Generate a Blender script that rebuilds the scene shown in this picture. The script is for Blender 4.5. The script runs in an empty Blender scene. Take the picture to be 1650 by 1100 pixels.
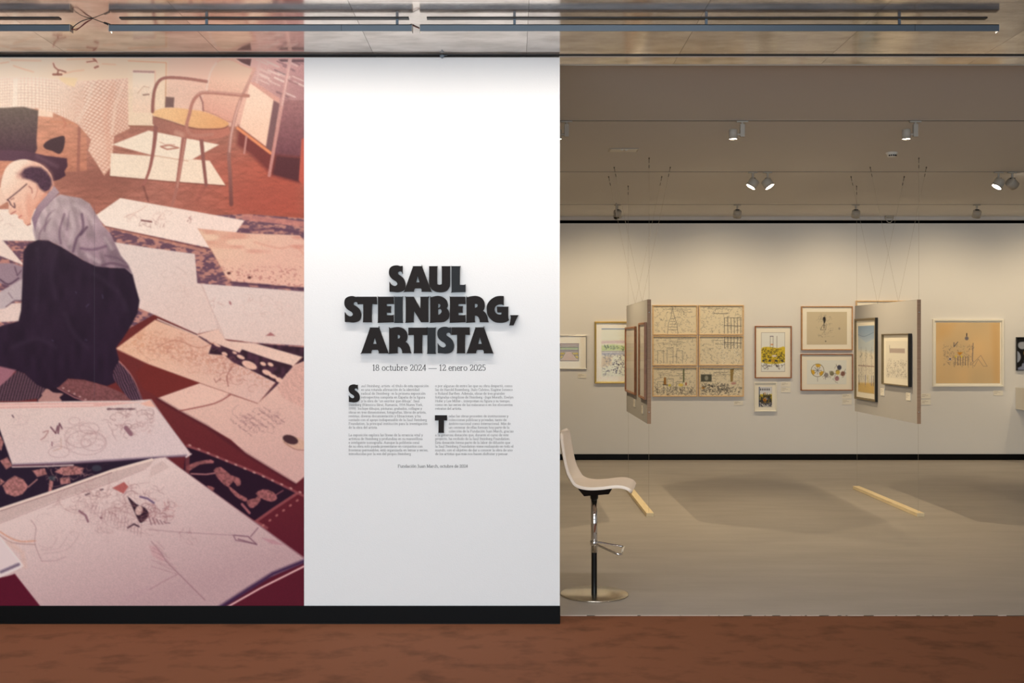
import bpy, bmesh, math, random
import numpy as np
from mathutils import Vector, Matrix

# ================================================================ camera, world, large lights, exposure
F, CX, CY, EYE = 1750.0, 825.0, 550.0, 1.65       # focal length in pixels, picture centre, eye height (m)
scene = bpy.context.scene
col = scene.collection
cam_d = bpy.data.cameras.new('camera'); cam_d.sensor_width = 36; cam_d.lens = F/1650*36; cam_d.clip_end = 60
cam = bpy.data.objects.new('camera', cam_d); col.objects.link(cam)
cam.location = (0, 0, EYE); cam.rotation_euler = (math.pi/2, 0, 0); scene.camera = cam
scene.view_settings.view_transform = 'Standard'; scene.view_settings.look = 'None'
scene.view_settings.gamma = 1; scene.view_settings.use_curve_mapping = False
scene.view_settings.exposure = 0.0
world = bpy.data.worlds.new('world'); scene.world = world; world.use_nodes = True
world.node_tree.nodes['Background'].inputs[0].default_value = (.6, .7, .8, 1)
world.node_tree.nodes['Background'].inputs[1].default_value = .02

def area_light(name, loc, rot, sx, sy, power, color, spread=180):
    d = bpy.data.lights.new(name, 'AREA'); d.shape = 'RECTANGLE'; d.size = sx; d.size_y = sy; d.energy = power; d.color = color
    d.spread = math.radians(spread)
    o = bpy.data.objects.new(name, d); col.objects.link(o); o.location = loc; o.rotation_euler = rot
    return o
# daylight from the glazed entrance behind the visitor, and unseen fill lights added to brighten the foyer floor
DAY = area_light('entrance_daylight', (-1.0, -4.9, 1.55), (math.radians(90), 0, 0), 9.0, 2.5, 606, (.755, .895, 1.0))
FOYER_FILL = [area_light('foyer_fill_light', (x, 2.6, 3.31), (math.radians(14), 0, 0), 1.6, .5, 28, (1.0, .93, .86), 150) for x in (-4.2, -1.4, 1.4)]
LED_POWER, LED_COLOR = 6.1, (1.0, .91, .83)      # per metre of wall washer
SPOT = dict(wall=57.0, panel=150.0, down=37.0); SPOT_COLOR = (1.0, .79, .50)

# ================================================================ helpers
def px(x, y, Y):
    """point seen at pixel (x, y) at distance Y"""
    return Vector(((x-CX)*Y/F, Y, EYE-(y-CY)*Y/F))
def lin(c):
    c = np.asarray(c, float)/255.0
    return np.where(c <= .04045, c/12.92, ((np.clip(c, 0, None)+.055)/1.055)**2.4)
def tag(o, label=None, cat=None, group=None, kind=None):
    if label: o['label'] = label
    if cat: o['category'] = cat
    if group: o['group'] = group
    if kind: o['kind'] = kind
    return o
def thing(name, label, cat, loc=(0, 0, 0), rz=0.0, group=None):
    o = bpy.data.objects.new(name, None); col.objects.link(o); o.empty_display_size = .1
    o.location = loc; o.rotation_euler = (0, 0, rz)
    return tag(o, label, cat, group)
def link(name, me, m=None, parent=None):
    if m is not None: me.materials.clear(); me.materials.append(m)
    o = bpy.data.objects.new(name, me); col.objects.link(o)
    if parent is not None: o.parent = parent
    return o
def structure(o): o['kind'] = 'structure'; return o

class MB:
    """collects simple shapes into one mesh"""
    def __init__(s): s.v = []; s.f = []; s.smooth = []
    def add(s, v, f, sm=False):
        n = len(s.v); s.v += [tuple(q) for q in v]; s.f += [tuple(i+n for i in g) for g in f]; s.smooth += [sm]*len(f); return s
    def box(s, a, b, M=None, bev=0.0):
        x0, y0, z0 = [min(p, q) for p, q in zip(a, b)]; x1, y1, z1 = [max(p, q) for p, q in zip(a, b)]
        if bev:
            bm = bmesh.new(); bmesh.ops.create_cube(bm, size=1)
            for w in bm.verts: w.co = Vector((x0+(w.co.x+.5)*(x1-x0), y0+(w.co.y+.5)*(y1-y0), z0+(w.co.z+.5)*(z1-z0)))
            bmesh.ops.bevel(bm, geom=list(bm.edges), offset=bev, segments=2, affect='EDGES', profile=.5)
            bm.verts.index_update(); v = [w.co.copy() for w in bm.verts]; f = [[w.index for w in g.verts] for g in bm.faces]; bm.free()
        else:
            v = [Vector((x, y, z)) for z in (z0, z1) for y in (y0, y1) for x in (x0, x1)]
            f = [(0, 2, 3, 1), (4, 5, 7, 6), (0, 1, 5, 4), (2, 6, 7, 3), (0, 4, 6, 2), (1, 3, 7, 5)]
        if M is not None: v = [M @ q for q in v]
        return s.add(v, f)
    def lathe(s, prof, n=24, M=None, sm=True):
        v = []; f = []
        for r, z in prof: v += [Vector((r*math.cos(k*math.tau/n), r*math.sin(k*math.tau/n), z)) for k in range(n)]
        for i in range(len(prof)-1):
            for k in range(n): f.append((i*n+k, i*n+(k+1) % n, (i+1)*n+(k+1) % n, (i+1)*n+k))
        if M is not None: v = [M @ q for q in v]
        s.add(v, f, sm)
        for i in (0, len(prof)-1):
            if prof[i][0] > 1e-5:
                g = list(range(n)); s.add(v[i*n:(i+1)*n], [g[::-1] if i == 0 else g])
        return s
    def tube(s, pts, r, n=8, closed=False):
        p = [Vector(q) for q in pts]; m = len(p); v = []; f = []
        up = Vector((0, 0, 1)); prev = None
        for i in range(m):
            if closed: t = (p[(i+1) % m]-p[i-1])
            else: t = p[min(i+1, m-1)]-p[max(i-1, 0)]
            t.normalize()
            if prev is None: a = t.cross(up if abs(t.z) < .9 else Vector((1, 0, 0))).normalized()
            else: a = (prev-t*prev.dot(t)).normalized()
            prev = a; b = t.cross(a); rr = r[i] if isinstance(r, (list, tuple)) else r
            v += [p[i]+(a*math.cos(k*math.tau/n)+b*math.sin(k*math.tau/n))*rr for k in range(n)]
        for i in range(m if closed else m-1):
            j = (i+1) % m
            for k in range(n): f.append((i*n+k, i*n+(k+1) % n, j*n+(k+1) % n, j*n+k))
        s.add(v, f, True)
        if not closed: s.add(v[:n], [tuple(range(n))[::-1]]); s.add(v[-n:], [tuple(range(n))])
        return s
    def mesh(s, name):
        me = bpy.data.meshes.new(name); me.from_pydata(s.v, [], s.f); me.polygons.foreach_set('use_smooth', s.smooth)
        bm = bmesh.new(); bm.from_mesh(me); bmesh.ops.recalc_face_normals(bm, faces=bm.faces); bm.to_mesh(me); bm.free(); me.update()
        return me
    def build(s, name, m, parent=None): return link(name, s.mesh(name), m, parent)

def box(name, a, b, m, parent=None, bev=0.0): return MB().box(a, b, bev=bev).build(name, m, parent)
def align(d):
    """rotation that turns local -Z toward d"""
    return Vector(d).to_track_quat('-Z', 'Y').to_matrix().to_4x4()

# ================================================================ materials
def mat(name, color, rough=.5, metal=0.0, spec=.5, ior=1.5, vary=0.0, scale=(8, 8, 8), c2=None, bump=0.0, bscale=300.0, emit=None, sharp=(.35, .65), detail=4.0, coords='Object', coat=0.0):
    m = bpy.data.materials.new(name); m.use_nodes = True; nt = m.node_tree; b = nt.nodes['Principled BSDF']
    rgb = tuple(float(q) for q in (lin(color) if max(color) > 1 else color))
    b.inputs['Base Color'].default_value = rgb+(1,); b.inputs['Roughness'].default_value = rough; b.inputs['Metallic'].default_value = metal
    b.inputs['IOR'].default_value = ior; b.inputs['Specular IOR Level'].default_value = spec; b.inputs['Coat Weight'].default_value = coat
    if emit: b.inputs['Emission Color'].default_value = tuple(emit[0])+(1,); b.inputs['Emission Strength'].default_value = emit[1]
    if vary or c2 or bump:
        tc = nt.nodes.new('ShaderNodeTexCoord'); mp = nt.nodes.new('ShaderNodeMapping'); mp.inputs['Scale'].default_value = scale
        nt.links.new(tc.outputs[coords], mp.inputs[0])
    if vary or c2:
        nz = nt.nodes.new('ShaderNodeTexNoise'); nz.inputs['Scale'].default_value = 1.0; nz.inputs['Detail'].default_value = detail; nz.inputs['Roughness'].default_value = .6
        nt.links.new(mp.outputs[0], nz.inputs['Vector'])
        rp = nt.nodes.new('ShaderNodeValToRGB'); rp.color_ramp.elements[0].position, rp.color_ramp.elements[1].position = sharp
        d = tuple(float(q) for q in (lin(c2) if max(c2) > 1 else c2)) if c2 else tuple(q*(1-vary) for q in rgb)
        rp.color_ramp.elements[0].color = d+(1,); rp.color_ramp.elements[1].color = rgb+(1,)
        nt.links.new(nz.outputs[0], rp.inputs[0]); nt.links.new(rp.outputs[0], b.inputs['Base Color'])
    if bump:
        n2 = nt.nodes.new('ShaderNodeTexNoise'); n2.inputs['Scale'].default_value = bscale; n2.inputs['Detail'].default_value = 2
        nt.links.new(tc.outputs[coords], n2.inputs['Vector'])
        bp = nt.nodes.new('ShaderNodeBump'); bp.inputs['Strength'].default_value = bump; bp.inputs['Distance'].default_value = .002
        nt.links.new(n2.outputs[0], bp.inputs['Height']); nt.links.new(bp.outputs[0], b.inputs['Normal'])
    return m
def print_mat(name, rough=.55, spec=.3):
    """flat print: reads the ink colours stored on the sheet"""
    m = bpy.data.materials.new(name); m.use_nodes = True; nt = m.node_tree; b = nt.nodes['Principled BSDF']
    a = nt.nodes.new('ShaderNodeAttribute'); a.attribute_name = 'ink'
    nt.links.new(a.outputs['Color'], b.inputs['Base Color']); b.inputs['Roughness'].default_value = rough; b.inputs['Specular IOR Level'].default_value = spec
    return m
def glass_mat(name):
    m = bpy.data.materials.new(name); m.use_nodes = True; nt = m.node_tree; nt.nodes.remove(nt.nodes['Principled BSDF'])
    t = nt.nodes.new('ShaderNodeBsdfTransparent'); g = nt.nodes.new('ShaderNodeBsdfGlossy'); g.inputs['Roughness'].default_value = .05
    fr = nt.nodes.new('ShaderNodeFresnel'); ge = nt.nodes.new('ShaderNodeNewGeometry'); mr = nt.nodes.new('ShaderNodeMapRange'); mr.inputs[3].default_value = 1.45; mr.inputs[4].default_value = 1/1.45; nt.links.new(ge.outputs['Backfacing'], mr.inputs[0]); nt.links.new(mr.outputs[0], fr.inputs['IOR']); mx = nt.nodes.new('ShaderNodeMixShader')
    ar = nt.nodes.new('ShaderNodeMath'); ar.operation = 'MULTIPLY'; ar.inputs[1].default_value = .45; nt.links.new(fr.outputs[0], ar.inputs[0]); nt.links.new(ar.outputs[0], mx.inputs[0]); nt.links.new(t.outputs[0], mx.inputs[1]); nt.links.new(g.outputs[0], mx.inputs[2]); nt.links.new(mx.outputs[0], nt.nodes['Material Output'].inputs[0])
    return m
def marble_mat():
    m = mat('polished_marble', (232, 223, 214), .05, metal=.68, ior=1.8, spec=.6, c2=(192, 181, 170), scale=(4.5, 9, 3), sharp=(.36, .60), detail=10, coords='Generated')
    nt = m.node_tree; b = nt.nodes['Principled BSDF']
    tc = nt.nodes.new('ShaderNodeTexCoord'); oi = nt.nodes.new('ShaderNodeObjectInfo'); geo = nt.nodes.new('ShaderNodeNewGeometry')
    mp = [n for n in nt.nodes if n.type == 'MAPPING'][0]
    vm = nt.nodes.new('ShaderNodeVectorMath'); vm.operation = 'MULTIPLY_ADD'; vm.inputs[1].default_value = (1, 1, 1)
    sc = nt.nodes.new('ShaderNodeVectorMath'); sc.operation = 'SCALE'; sc.inputs[0].default_value = (17, 31, 5)
    nt.links.new(oi.outputs['Random'], sc.inputs['Scale']); nt.links.new(geo.outputs['Position'], vm.inputs[0]); nt.links.new(sc.outputs[0], vm.inputs[2]); nt.links.new(vm.outputs[0], mp.inputs[0])
    nz = nt.nodes.new('ShaderNodeTexNoise'); nz.inputs['Scale'].default_value = 9; nz.inputs['Detail'].default_value = 6; nt.links.new(mp.outputs[0], nz.inputs['Vector'])
    rp = nt.nodes.new('ShaderNodeMapRange'); rp.inputs[1].default_value = .35; rp.inputs[2].default_value = .75; rp.inputs[3].default_value = .09; rp.inputs[4].default_value = .17
    nt.links.new(nz.outputs[0], rp.inputs[0]); nt.links.new(rp.outputs[0], b.inputs['Roughness'])
    # every slab has a shade of its own
    old = b.inputs['Base Color'].links[0].from_socket; mr = nt.nodes.new('ShaderNodeMapRange'); mr.inputs[3].default_value = .82; mr.inputs[4].default_value = 1.08
    nt.links.new(oi.outputs['Random'], mr.inputs[0]); mu = nt.nodes.new('ShaderNodeVectorMath'); mu.operation = 'SCALE'
    nt.links.new(old, mu.inputs[0]); nt.links.new(mr.outputs[0], mu.inputs['Scale']); nt.links.new(mu.outputs[0], b.inputs['Base Color'])
    return m
M = dict(
    wall=mat('white_painted_wall', (.84, .84, .835), .85, spec=.2, bump=.25, bscale=160),
    gallery_wall=mat('gallery_wall_paint', (.80, .775, .74), .9, spec=.15, vary=.03, scale=(.6, .6, .6)),
    gallery_ceiling=mat('gallery_ceiling_paint', (.66, .63, .60), .9, spec=.1),
    black=mat('black_baseboard', (8, 8, 9), .5, spec=.12), void=mat('dark_gap', (4, 4, 4), .9, spec=0),
    marble=marble_mat(), joint=mat('stone_joint', (112, 98, 86), .9),
    brown=mat('brown_suede_floor', (128, 82, 58), .85, spec=.15, c2=(102, 65, 45), scale=(4.2, 5.5, 4), sharp=(.30, .5), detail=10, bump=.3, bscale=500),
    lino=mat('grey_brown_linoleum', (170, 162, 154), .45, spec=.3, c2=(153, 145, 137), scale=(1.2, 4, 2), sharp=(.25, .75), detail=8),
    lino_edge=mat('pale_floor_edge', (214, 200, 186), .6),
    steel=mat('blue_grey_housing', (92, 102, 112), .38, metal=.25, spec=.5), dark_track=mat('dark_track', (28, 26, 26), .5),
    cable_black=mat('black_cable', (35, 28, 26), .5), cable_red=mat('red_cable', (120, 55, 45), .5), chrome=mat('chrome', (.85, .85, .86), .08, metal=1),
    brushed=mat('brushed_nickel', (.70, .64, .53), .22, metal=1, vary=.08, scale=(60, 4, 60)), black_metal=mat('black_metal', (9, 8, 8), .3, spec=.4), shell=mat('beige_plastic_shell', (247, 230, 211), .4, spec=.4),
    letter=mat('charcoal_letter', (33, 28, 27), .6, spec=.15), letter_sheen=mat('sheen_letter', (38, 40, 43), .55, spec=.15), ink=mat('black_vinyl_text', (58, 52, 52), .6),
    white_metal=mat('white_lamp_metal', (176, 168, 156), .5), led=mat('led_strip', (255, 240, 225), .5, emit=((1, .92, .85), 9.0)), lens=mat('lit_lens', (255, 245, 230), .5, emit=((1, .88, .70), 26.0)), lens_off=mat('dark_lens', (20, 18, 16), .2),
    panel=mat('grey_painted_panel', (190, 187, 184), .7, spec=.2), ply=mat('plywood_edge', (192, 158, 128), .6, c2=(164, 128, 100), scale=(4, 4, 60), sharp=(.3, .7)), pine=mat('pale_pine', (240, 222, 184), .55, c2=(228, 204, 158), scale=(90, 6, 90), sharp=(.3, .7)), wire=mat('steel_wire', (168, 158, 142), .5),
    grip=mat('wire_grip_metal', (92, 82, 70), .5),
    oak=mat('light_oak_frame', (230, 194, 146), .45, c2=(216, 178, 126), scale=(30, 30, 30)), walnut=mat('walnut_frame', (168, 108, 58), .4, c2=(144, 88, 44), scale=(30, 30, 30)), brown_frame=mat('brown_wood_frame', (196, 144, 84), .4, c2=(176, 124, 68), scale=(30, 30, 30)),
    gold=mat('gilt_frame', (.72, .50, .16), .3, metal=.9), silver=mat('silver_frame', (.66, .64, .60), .35, metal=.8), white_frame=mat('white_frame', (242, 236, 222), .5), grey_gold=mat('grey_gilt_frame', (126, 112, 84), .4, metal=.3), black_frame=mat('black_frame', (18, 16, 15), .35),
    mount=mat('cream_mount', (250, 243, 226), .8, spec=.1), card=mat('label_card', (240, 233, 218), .7), card_text=mat('grey_label_print', (196, 188, 174), .8), print=print_mat('print_paper', .6, .2), mural=print_mat('mural_paper', .6, .08), glass=glass_mat('picture_glass'), plastic=mat('white_plastic', (222, 216, 204), .5),
)
WASH_Y = (96, 110, 130, 150, 200, 250, 300, 350, 400, 450, 500, 550, 600, 650, 700, 750, 800, 850, 900, 970)
WASH_V = (0.6, 0.699, 0.872, 1.068, 1.342, 1.373, 1.289, 1.169, 1.068, 0.97, 0.901, 0.849, 0.797, 0.768, 0.746, 0.721, 0.704, 0.681, 0.666, 0.65)
# ================================================================ the setting
YW, YWB = 6.36, 6.55                 # front and back of the exhibition wall
YB = 15.1                            # back wall of the gallery
HW, HC, HG = 3.313, 3.329, 3.385     # wall top, foyer ceiling, gallery ceiling
XE = (902-CX)*YW/F                   # free end of the exhibition wall
structure(box('floor_foyer', (-7.5, -5.2, -.12), (7.5, 6.53, 0), M['brown']))
R = random.Random(3)
mb = MB(); xs = np.linspace(-3.5, 10, 260); fr = [6.53+(.006 if .2 < x < 1.9 else .003)*R.random()*(R.random() < .35) for x in xs]
v = [(x, y, .004) for x, y in zip(xs, fr)]+[(x, YB+.2, .004) for x in xs]; n = len(xs)
mb.add(v, [(i, i+1, n+i+1, n+i) for i in range(n-1)]); mb.box((-3.5, 6.56, -.12), (10, YB+.2, .002)); structure(mb.build('floor_gallery', M['lino']))
mb = MB()
x = XE+.012
while x < 4:
    l = R.uniform(.03, .26)*(1 if x < 1.7 else .5); mb.box((x, 6.5285+R.uniform(0, .002), .001), (x+l, 6.5335, .0046)); x += l+R.choice((.004, .008, .02, .05))*(1 if x < 1.7 else 3)
structure(mb.build('trim_floor_edge', M['lino_edge']))
wall_front = structure(box('wall_front', (-7.5, YW, 0), (XE, YWB, HW), M['wall']))
bb = box('baseboard_front', (-7.5, YW-.012, .006), (XE+.002, YW, .104), M['black'], bev=.002); structure(bb)
structure(box('trim_baseboard_foot', (-7.5, YW-.016, 0), (XE+.001, YW-.003, .007), M['black_metal']))
structure(box('wall_left', (-7.7, -5.2, 0), (-7.5, YWB, 3.45), M['wall'])); structure(box('wall_right', (7.5, -5.2, 0), (7.7, 6.56, 3.45), M['wall']))
mb = MB(); mb.box((-7.7, -5.4, 0), (7.7, -5.2, .3)); mb.box((-7.7, -5.4, 2.8), (7.7, -5.2, 3.45)); mb.box((-7.7, -5.4, .3), (-5.5, -5.2, 2.8)); mb.box((3.5, -5.4, .3), (7.7, -5.2, 2.8)); structure(mb.build('wall_entrance', M['wall']))
structure(box('wall_back', (-3.6, YB, 0), (10.1, YB+.2, 3.292), M['gallery_wall']))
structure(box('wall_gallery_left', (-3.7, YWB, 0), (-3.5, YB+.4, 3.5), M['gallery_wall'])); structure(box('wall_gallery_right', (10, 6.4, 0), (10.2, YB+.4, 3.5), M['gallery_wall']))
structure(box('wall_gallery_return', (7.5, 6.40, 0), (10.2, 6.56, 3.5), M['gallery_wall']))
structure(box('baseboard_back', (-3.5, YB-.014, .004), (10, YB, .086), M['black'], bev=.003))
structure(box('trim_ceiling_gap', (-3.6, YB+.02, 3.28), (10.1, YB+.16, 3.40), M['void']))
structure(box('trim_ceiling_fascia', (-3.6, YB-.03, 3.334), (10.1, YB+.03, HG+.02), M['gallery_ceiling']))
structure(box('ceiling_gallery', (-3.6, 6.60, HG), (10.1, YB+.2, HG+.15), M['gallery_ceiling']))
structure(box('trim_beam_edge', (XE-.5, 6.592, HC-.004), (10.1, 6.60, HG+.02), M['white_metal']))
# foyer ceiling of polished stone slabs, each a piece of its own
ceil = structure(box('ceiling_foyer', (-7.6, -5.3, HC+.012), (7.6, 6.60, HC+.12), M['joint']))
box('rear_slab', (-7.5, -5.2, HC), (7.5, 3.40, HC+.012), M['marble'], ceil)
rows = [(3.40, 4.38), (4.38, 5.37), (5.37, 6.283), (6.283, 6.352), (6.402, 6.592)]
edges = [.084+.893*k for k in range(-8, 9)]
for y0, y1 in rows:
    for a, b in zip(edges[:-1], edges[1:]): box('slab', (max(a, -7.5)+.0009, y0+.001, HC), (min(b, 7.5)-.0009, y1-.001, HC+.012), M['marble'], ceil)
structure(box('trim_shadow_gap', (-7.5, 6.352, HC+.003), (7.5, 6.402, HC+.0115), M['void']))
structure(box('trim_gap_rail', (-7.5, 6.357, HC-.004), (7.5, 6.366, HC+.004), M['dark_track']))
structure(box('trim_gap_edge', (XE, 6.402, HC-.003), (7.5, 6.4065, HC+.004), M['lino_edge']))
g = thing('gap_bracket', 'small metal bracket in the dark gap above the white wall', 'bracket', px(712, 90, 6.345)); MB().box((-.012, 0, -.006), (.012, .02, .004)).box((-.003, -.006, -.012), (.006, .01, .006)).build('clip', M['steel'], g); MB().tube([(-.01, 0, 0), (.03, .004, .003)], .002).build('pin', M['steel'], g)
# ---------------------------------------------------------------- flat print painter
def vnoise(x, y, s, seed=0):
    """smooth value noise in 0..1"""
    x = np.asarray(x, float)/s; y = np.asarray(y, float)/s
    xi = np.floor(x); yi = np.floor(y); fx = x-xi; fy = y-yi
    fx = fx*fx*(3-2*fx); fy = fy*fy*(3-2*fy)
    def h(a, b):
        v = np.sin(a*127.1+b*311.7+seed*74.7)*43758.5453
        return v-np.floor(v)
    a = h(xi, yi)*(1-fx)+h(xi+1, yi)*fx
    b = h(xi, yi+1)*(1-fx)+h(xi+1, yi+1)*fx
    return a*(1-fy)+b*fy

def spline(pts, n=6, closed=False):
    p = [np.array(q, float) for q in pts]; m = len(p); out = []
    rng = range(m) if closed else range(m-1)
    for i in rng:
        if closed: a, b, c, d = p[(i-1) % m], p[i], p[(i+1) % m], p[(i+2) % m]
        else: a, b, c, d = p[max(i-1, 0)], p[i], p[i+1], p[min(i+2, m-1)]
        for k in range(n):
            t = k/n
            out.append(.5*((2*b)+(c-a)*t+(2*a-5*b+4*c-d)*t*t+(3*b-3*c+d-a)*t**3))
    if not closed: out.append(p[-1])
    return [tuple(q) for q in out]

class Canvas:
    """colours painted on a grid of points; x, y are print coordinates"""
    def __init__(s, x0, y0, x1, y1, step, col, ls=.8):
        s.ls = ls                         # softness of pen lines
        s.x0, s.y0, s.step = x0, y0, step
        s.w = int(round((x1-x0)/step))+1; s.h = int(round((y1-y0)/step))+1
        s.xs = x0+np.arange(s.w)*(x1-x0)/(s.w-1); s.ys = y0+np.arange(s.h)*(y1-y0)/(s.h-1)
        s.im = np.empty((s.h, s.w, 3)); s.im[:] = np.array(col, float)
    def box(s, pts, pad):
        a = np.array(pts)
        i0 = max(0, np.searchsorted(s.xs, a[:, 0].min()-pad)); i1 = min(s.w, np.searchsorted(s.xs, a[:, 0].max()+pad)+1)
        j0 = max(0, np.searchsorted(s.ys, a[:, 1].min()-pad)); j1 = min(s.h, np.searchsorted(s.ys, a[:, 1].max()+pad)+1)
        if i1 <= i0 or j1 <= j0: return None
        X, Y = np.meshgrid(s.xs[i0:i1], s.ys[j0:j1])
        return slice(j0, j1), slice(i0, i1), X, Y
    def seg(s, X, Y, pts, closed):
        d2 = np.full(X.shape, 1e9); par = np.zeros(X.shape); L = 0.0
        n = len(pts)
        for i in range(n if closed else n-1):
            (ax, ay), (bx, by) = pts[i], pts[(i+1) % n]
            ex, ey = bx-ax, by-ay; l2 = ex*ex+ey*ey+1e-12
            t = np.clip(((X-ax)*ex+(Y-ay)*ey)/l2, 0, 1)
            q = (X-ax-t*ex)**2+(Y-ay-t*ey)**2
            m = q < d2; d2 = np.where(m, q, d2); l = math.sqrt(l2)
            par = np.where(m, L+t*l, par); L += l
        return np.sqrt(d2), par/max(L, 1e-9)
    def inside(s, X, Y, pts):
        r = np.zeros(X.shape, bool); n = len(pts)
        for i in range(n):
            (ax, ay), (bx, by) = pts[i], pts[(i+1) % n]
            if ay == by: continue
            r ^= ((ay > Y) != (by > Y)) & (X < (bx-ax)*(Y-ay)/(by-ay)+ax)
        return r
    def put(s, B, cov, col):
        j, i = B[0], B[1]; cov = cov[..., None]
        s.im[j, i] = s.im[j, i]*(1-cov)+col*cov
    def poly(s, pts, col, col2=None, g=None, soft=.9, curve=0, alpha=1, tex=None):
        if curve: pts = spline(pts, curve, True)
        B = s.box(pts, soft+1)
        if B is None: return
        X, Y = B[2], B[3]
        d, _ = s.seg(X, Y, pts, True); d = np.where(s.inside(X, Y, pts), -d, d)
        cov = np.clip(.5-d/soft/2, 0, 1)*alpha
        c = np.empty(X.shape+(3,)); c[:] = np.array(col, float)
        if col2 is not None:
            (ax, ay), (bx, by) = g
            t = np.clip(((X-ax)*(bx-ax)+(Y-ay)*(by-ay))/((bx-ax)**2+(by-ay)**2), 0, 1)[..., None]
            c = c*(1-t)+np.array(col2, float)*t
        if tex is not None: c = tex(X, Y, c)
        s.put(B, cov, c)
    def line(s, pts, w, col, col2=None, w2=None, curve=0, alpha=1, soft=None):
        soft = s.ls if soft is None else soft
        if curve: pts = spline(pts, curve)
        w2 = w if w2 is None else w2
        B = s.box(pts, max(w, w2)+soft+1)
        if B is None: return
        X, Y = B[2], B[3]
        d, t = s.seg(X, Y, pts, False)
        ww = w+(w2-w)*t
        cov = np.clip(.5-(d-ww/2)/soft/2, 0, 1)*alpha*np.minimum(1, ww/s.ls)
        c = np.empty(X.shape+(3,)); c[:] = np.array(col, float)
        if col2 is not None: c = c*(1-t[..., None])+np.array(col2, float)*t[..., None]
        s.put(B, cov, c)
    def blob(s, cx, cy, rx, ry, col, alpha=1, ang=0, soft=.9):
        s.poly([(cx+rx*math.cos(a)*math.cos(ang)-ry*math.sin(a)*math.sin(ang), cy+rx*math.cos(a)*math.sin(ang)+ry*math.sin(a)*math.cos(ang)) for a in [k*math.tau/14 for k in range(14)]], col, alpha=alpha, soft=soft)
    def scribble(s, R, cx, cy, rx, ry, n, col, w=.7, alpha=.6, turn=1.0, seg=(.12, .35)):
        """n short loose pen strokes"""
        for _ in range(n):
            x, y = cx+R.uniform(-rx, rx), cy+R.uniform(-ry, ry); a = R.uniform(0, math.tau); p = [(x, y)]
            for _ in range(R.randint(2, 5)):
                a += R.uniform(-turn, turn); l = R.uniform(*seg)*min(rx, ry)
                p.append((p[-1][0]+math.cos(a)*l, p[-1][1]+math.sin(a)*l))
            s.line(p, w, col, alpha=alpha*R.uniform(.5, 1), curve=3)
    def blur(s, r):
        k = np.exp(-.5*(np.arange(-3, 4)/r)**2); k /= k.sum()
        for ax in (0, 1):
            pad = [(0, 0)]*3; pad[ax] = (3, 3); p = np.pad(s.im, pad, mode='edge'); o = 0
            n = s.im.shape[ax]
            for q in range(7): o = o+k[q]*np.take(p, np.arange(q, q+n), axis=ax)
            s.im = o
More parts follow.
